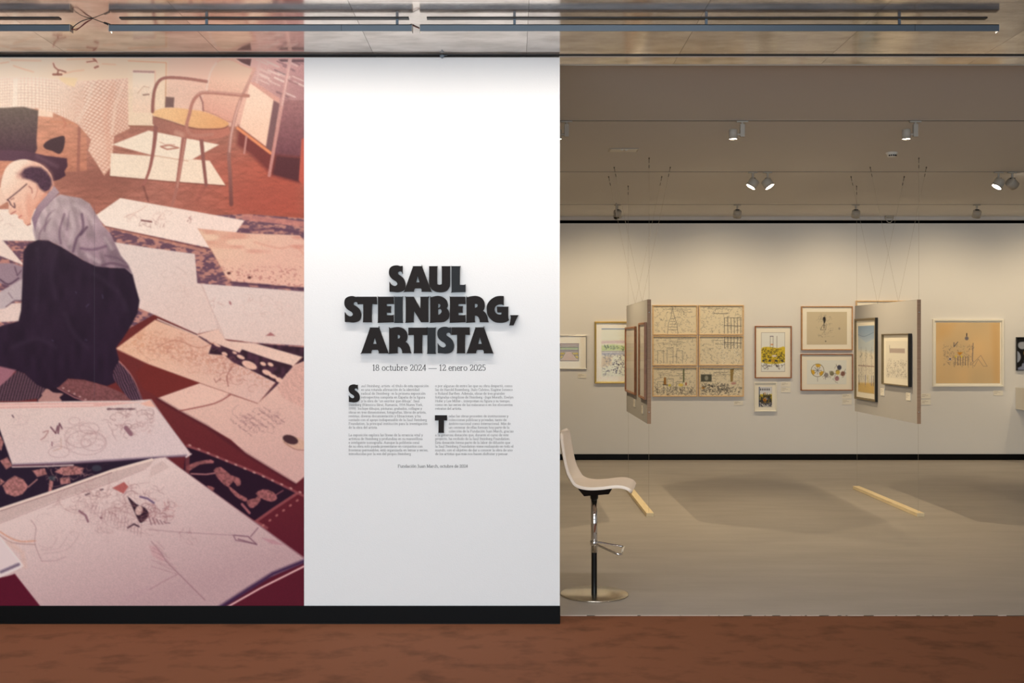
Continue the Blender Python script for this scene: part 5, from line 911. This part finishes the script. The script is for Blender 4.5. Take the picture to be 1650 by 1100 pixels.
# ================================================================ wall labels
def card(loc, w, h, label, rz=0.0):
    t = thing('wall_label', label, 'label', loc, rz, 'small picture labels')
    box('card', (-w/2, -.006, -h/2), (w/2, 0, h/2), M['card'], t)
    for k, f in enumerate((.5, .75, .35)): box('print_line', (-w*.44, -.0066, h*(.28-.2*k)), (-w*.44+w*.88*f, -.0058, h*(.28-.2*k)+.0055), M['card_text'], t)
for x0, y0, x1, y1, l in ((931, 602, 945, 609, 'below the silver-framed picture'), (1182.5, 646, 1197, 652.5, 'below the grid of six drawings'), (1258.5, 615.5, 1273.6, 622.7, 'upper of two below the yellow crowd picture'), (1258.5, 624, 1273.6, 632, 'lower of two below the yellow crowd picture'), (1357, 634.5, 1372, 642, 'upper of two below the yellow wheel drawing'), (1357, 643.4, 1372, 651.5, 'lower of two below the yellow wheel drawing'), (1484.4, 634, 1499.4, 642, 'upper of two between the grey panel and the tan sheet'), (1484.4, 643.6, 1499.4, 652, 'lower of two between the grey panel and the tan sheet'), (1600.7, 629, 1616, 637, 'below the large tan sheet')):
    c = px((x0+x1)/2, (y0+y1)/2, YB); card((c.x, YB, c.z), (x1-x0)*YB/F, (y1-y0)*YB/F, 'small cream text label '+l)
for X, y, z, l in ((fl, 11.30, 1.008, 'under the wide walnut frame'), (fl, 10.60, .985, 'under the narrow walnut frame'), (frr, 11.19, 1.13, 'beside the foot of the blue-sky picture'), (frr, 10.46, 1.12, 'under the drawing of many small figures')): card((X, y, z), .115, .075, 'small cream text label '+l, -math.pi/2)

# ================================================================ display case on the back wall
dc = thing('display_case', 'white wall-mounted display case jutting from the gallery back wall', 'display case', (7.85, YB-.002, .86))
MB().box((-.852, -.60, -.15), (.85, 0, -.132), bev=.006).build('tray', M['plastic'], dc)
for a, b in (((-.85, -.58, -.132), (-.835, 0, .15)), ((.835, -.58, -.132), (.85, 0, .15)), ((-.85, -.595, -.132), (.85, -.58, .08))): box('side_board', a, b, M['plastic'], dc)

# ================================================================ gallery ceiling: tracks, spotlights, small fittings
TY = (8.54, 11.11, 13.76)
for y, l in zip(TY, ('flush dark lighting track nearest the stone ceiling', 'flush dark lighting track carrying the paired spotlights', 'flush dark lighting track nearest the gallery back wall')):
    t = thing('lighting_track', l, 'track', (3.3, y, HG), group='flush lighting tracks')
    for s in (-1, 1): box('rail', (-6.6, s*.018-.003, -.0006), (6.6, s*.018+.003, .004), M['gallery_ceiling'], t)
    box('channel', (-6.6, -.015, -.0012), (6.6, .015, .006), M['dark_track'], t)
def spotlight(X, Y, aim, kind, label, power, size=64, lit=True, group='track spotlights'):
    """white spotlight: adapter and arm on the track, head turned toward the aimed point"""
    t = thing('track_spotlight', label, 'spotlight', (X, Y, HG-.003), group=group)
    box('track_adapter', (-.045, -.014, -.012), (.045, .014, 0), M['white_metal'], t, bev=.002)
    if kind == 'down': r, l, off, drop = .034, .075, (-.072, 0, 0), -.105; box('driver_box', (-.018, -.016, -.125), (.018, .016, -.024), M['white_metal'], t, bev=.003); MB().tube([(0, 0, -.012), (0, 0, -.024)], .010).build('stem', M['white_metal'], t); MB().tube([(-.018, 0, -.105), (-.05, 0, -.105)], .009).build('arm', M['white_metal'], t)
    else: r, l, off, drop = .052, .085, (0, 0, 0), -.118; MB().tube([(.0, 0, -.012), (0, 0, -.062)], .012).build('stem', M['white_metal'], t); MB().box((-.024, -.018, -.080), (.024, .018, -.060), bev=.002).build('joint', M['dark_track'], t)
    c = Vector((off[0], off[1], drop)); d = (Vector(aim)-Vector((X, Y, HG))-c).normalized(); A = Matrix.Translation(c) @ align(d)
    h = MB().lathe([(.012, l/2+.004), (r*.9, l/2+.002), (r, l/2-.006), (r, -l/2), (r*.93, -l/2), (r*.93, -l/2+.006)], 26, A).build('head', M['white_metal'], t)
    MB().lathe([(r*.93, -l/2+.004), (r*.93, -l/2+.005), (0.0, -l/2+.005)], 26, A, sm=False).build('lens', M['lens' if lit else 'lens_off'], h)
    if lit and power:
        L = bpy.data.lights.new('spot_beam', 'SPOT'); L.energy = power; L.color = SPOT_COLOR; L.spot_size = math.radians(size); L.spot_blend = 1.0; L.shadow_soft_size = r*.55
        o = bpy.data.objects.new('spot_beam', L); col.objects.link(o); o.parent = t; o.matrix_local = Matrix.Translation(c+d*(l/2+.012)) @ align(d)
    return t
for x, l in ((632, 'added unseen behind the white wall to brighten the stool'), (913, 'end cut by the white wall, on the track nearest the stone'), (1196, 'with a box arm, above the grid of six drawings'), (1475, 'with a box arm, above the grey panel with pictures')):
    X = (x-CX)*TY[0]/F; spotlight(X, TY[0], (X-.05, TY[0]+.05, 0), 'down', 'white track spotlight '+l, SPOT['down']*(1.9 if x < 700 else 1), 96)  # the unseen first spot is added, and stronger, to brighten the stool
X2 = [(x-CX)*TY[1]/F for x in (1213, 1237, 1609, 1631)]
spotlight(X2[0], TY[1], (XL, 11.05, 1.45), 'turn', 'lit spotlight of the central pair, turned to the panel by the stool', SPOT['panel'], 108, group='paired spotlights')
spotlight(X2[1], TY[1], (XR, 10.45, 1.1), 'turn', 'lit spotlight of the central pair, turned to the panel with pictures', SPOT['panel'], 108, group='paired spotlights')
spotlight(X2[2], TY[1], (XR, 11.05, 1.45), 'turn', 'lit spotlight of the outer pair near the white-framed sheet', SPOT['panel']*.6, 100, group='paired spotlights')
spotlight(X2[3], TY[1], (8.0, 12.4, 1.4), 'turn', 'spotlight of the outer pair turned away, its lens unseen', SPOT['panel'], 108, group='paired spotlights')
spotlight(.10, TY[1], (XL, 11.1, 1.40), 'turn', 'lit spotlight behind the white wall aimed at the panel by the stool', SPOT['panel'], 108, group='paired spotlights')
for k, x in enumerate((802, 995, 1188, 1379, 1574, 1767)):
    X = (x-CX)*TY[2]/F; l = ('hidden behind the white wall', 'beside the panel wires, a dark dome under it', 'above the brown-framed crowd picture', 'above the oak-framed hidden picture', 'above the large tan sheet', 'above the white display case')[k]
    spotlight(X, TY[2], (X, YB, .95), 'turn', 'white spotlight facing the back wall, '+l, SPOT['wall'], 132, group='back wall spotlights')
p = px(993, 350, 13.62); dm = thing('dome_camera', 'small black dome fixed below a ceiling spotlight by the wires', 'camera', (p.x, p.y, p.z)); MB().lathe([(.0, -.03), (.018, -.027), (.032, -.012), (.036, 0)], 20).build('dome', M['lens_off'], dm); MB().lathe([(.010, 0), (.010, HG-p.z)], 10).build('stem', M['white_metal'], dm)
# recessed emergency light, smoke detector, cable loop
t = thing('ceiling_plate', 'flat white rectangular emergency light set flush in the gallery ceiling', 'emergency light', (px(1006, 242, 9.75).x, 9.83, HG)); MB().box((-.135, -.085, -.006), (.135, .085, 0), bev=.003).build('frame', M['white_metal'], t); MB().box((-.12, -.07, -.009), (.12, .07, -.005), bev=.002).build('diffuser', M['plastic'], t)
for x in (-.02, .02): MB().lathe([(.0, -.02), (.010, -.018), (.012, -.008)], 12, Matrix.Translation((x, -.06, 0))).build('lamp_eye', M['plastic'], t)
t = thing('smoke_detector', 'round white smoke detector with dark slots on the gallery ceiling', 'smoke detector', ((1437-CX)*9.98/F, 9.98, HG)); MB().lathe([(.053, 0), (.053, -.012), (.046, -.016), (.044, -.022), (.038, -.040), (.0, -.046)], 28).build('body', M['plastic'], t)
for k in range(-2, 3): MB().box((-.006, -.0015, -.006), (.006, .003, .006), Matrix.Rotation(k*.42, 4, 'Z') @ Matrix.Translation((0, -.043, -.030))).build('slot', M['void'], t)
p = px(1433, 350, YB-.10); t = thing('cable_loop', 'small ceiling bracket with a loop of cable at the top of the back wall', 'cable', (p.x, p.y, HG)); MB().box((-.055, -.03, -.03), (.05, .03, 0), bev=.004).build('bracket', M['white_metal'], t); MB().tube(spline([(-.06, 0, -.01), (-.05, 0, -.05), (-.015, 0, -.088), (.02, 0, -.088), (.05, 0, -.045), (.06, 0, -.005)], 5), .005, 8).build('loop', M['white_metal'], t)
